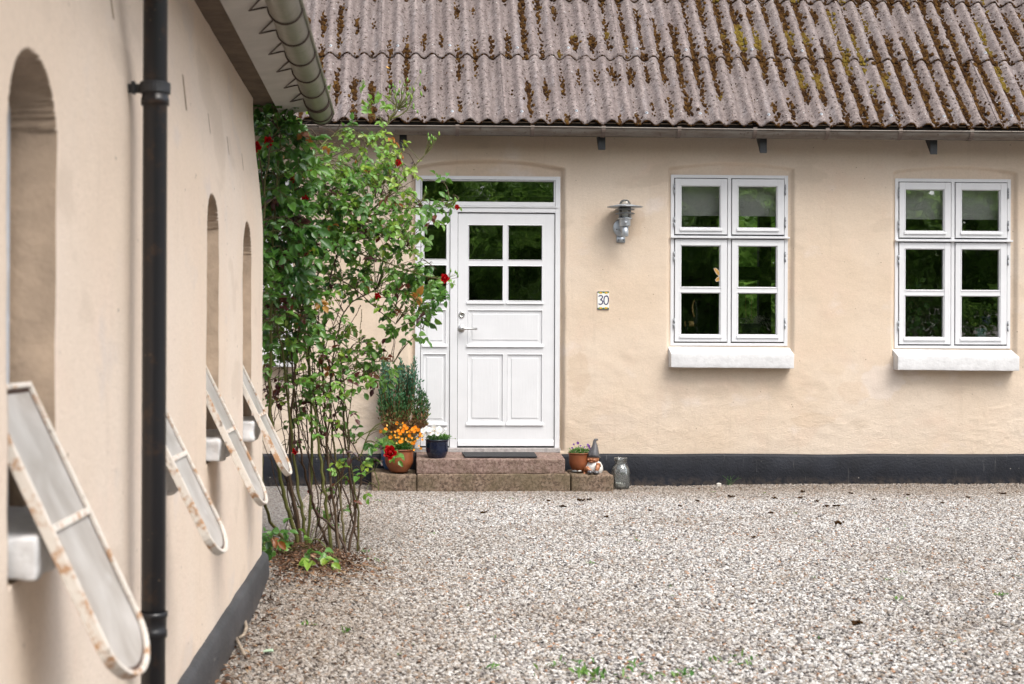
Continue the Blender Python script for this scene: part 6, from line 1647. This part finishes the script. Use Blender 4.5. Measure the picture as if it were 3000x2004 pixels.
# orange fallen petals on the roof
M['yellow_leaf'] = simple('yellow_fallen_leaf', (.80, .42, .03), .5, .15)
for i, (a_, b_) in enumerate(((988, 108), (1134, 201))):
    s_ = .0
    for _ in range(60):
        s_ += .03; p = Vector(roof_pt(0, s_, .0)); yy = at(a_, b_, p.y)
        if yy.z < p.z: break
    x = yy.x; ph = (x - XS0) / WV; h = .0265 * math.cos(2 * math.pi * ph) + .016
    mb = MB(); leafquad(mb, Vector(roof_pt(x - .02, s_ + .008, h)), Vector((1, -.2, -.25)), Vector((0, -.6, .7)), .045, .012, .3, .5); o = mb.build('yellow_leaf', M['yellow_leaf'], None, True)
    tag(o, ('narrow yellow leaf lying on the upper row of roof sheets', 'narrow yellow leaf lying on the lower row of roof sheets')[i], 'yellow leaf')

# ------------------------------------------------------------------ trees round the yard, mirrored in the panes
def crown_mesh(seed, n, R_, Hc):
    g = np.random.default_rng(seed)
    nc = 46
    cc = g.normal(size=(nc, 3)); cc /= np.linalg.norm(cc, axis=1)[:, None]; cc *= g.uniform(.25, 1, (nc, 1)) ** .6
    cc = cc * np.array([R_, R_, Hc / 2]); rad = g.uniform(.45, .95, nc)
    ci = g.integers(0, nc, n); d = g.normal(size=(n, 3)); d /= np.linalg.norm(d, axis=1)[:, None]
    p = cc[ci] + d * rad[ci][:, None] * g.uniform(.5, 1.05, (n, 1)) ** .5
    a = g.normal(size=(n, 3)); a /= np.linalg.norm(a, axis=1)[:, None]; b = np.cross(a, g.normal(size=(n, 3))); b /= np.linalg.norm(b, axis=1)[:, None]
    L = g.uniform(.09, .17, (n, 1)); q = np.stack([p - a * L, p - b * L * .55, p + a * L, p + b * L * .55], 1)
    me = bpy.data.meshes.new('crown'); me.vertices.add(4 * n); me.vertices.foreach_set('co', q.astype(np.float32).ravel())
    me.loops.add(4 * n); me.loops.foreach_set('vertex_index', np.arange(4 * n, dtype=np.int32)); me.polygons.add(n); me.polygons.foreach_set('loop_start', np.arange(0, 4 * n, 4, dtype=np.int32)); me.update(calc_edges=True)
    at_ = me.attributes.new('tint', 'FLOAT', 'POINT'); at_.data.foreach_set('value', np.repeat(np.clip(g.normal(.45, .22, n) + (rad[ci] - .7) * .3, 0, 1), 4).astype(np.float32)); me.materials.append(M['tree_leaf']); return me
crowns = [crown_mesh(s_, 17000, 2.9, 6.6) for s_ in (1, 2)]
tr = random.Random(4)
TREES = [(-9, -13, 1.2), (-4.5, -10, 1.05), (0, -13, 1.25), (4.2, -10.5, 1.0), (8.5, -12.5, 1.2), (12.5, -9.5, 1.05), (16.5, -12, 1.15), (20, -7.5, 1.1), (2.2, -17, 1.45), (10.5, -17, 1.5),
         (2.5, 23, .9), (6, 21.5, .8), (9.5, 24, .95)]
for i, (x, y, s_) in enumerate(TREES):
    t_ = thing('broadleaf_tree', (x, y, 0), '', 'tree')
    front = y < 0
    t_['label'] = 'dense green broadleaf tree of the tree line mirrored in the panes' if front else 'green garden tree seen through the house window behind the room'
    t_['group'] = 'trees facing the house' if front else 'trees in the back garden'
    t_.rotation_euler = (0, 0, tr.uniform(0, 6.28)); t_.scale = (s_, s_, s_ * .8)
    o = bpy.data.objects.new('crown', crowns[i % 2]); COL.objects.link(o); o.parent = t_; o.location = (0, 0, 4.0 if front else 3.2)
    if i < 1 or 'trunk_me' not in globals():
        mb = MB(); mb.tube([(0, 0, -.1), (.05, 0, 1.5), (-.05, .1, 3), (.1, 0, 5)], [.24, .18, .14, .06], 10); mb.tube([(0, .05, 2.2), (.7, .2, 3.4), (1.2, .3, 4.6)], [.1, .07, .03], 7); mb.tube([(0, .05, 2.0), (-.8, -.2, 3.1), (-1.3, -.5, 4.2)], [.1, .07, .03], 7)
        trunk_me = mb.mesh('trunk'); trunk_me.materials.append(M['bark'])
    o = bpy.data.objects.new('trunk', trunk_me); COL.objects.link(o); o.parent = t_
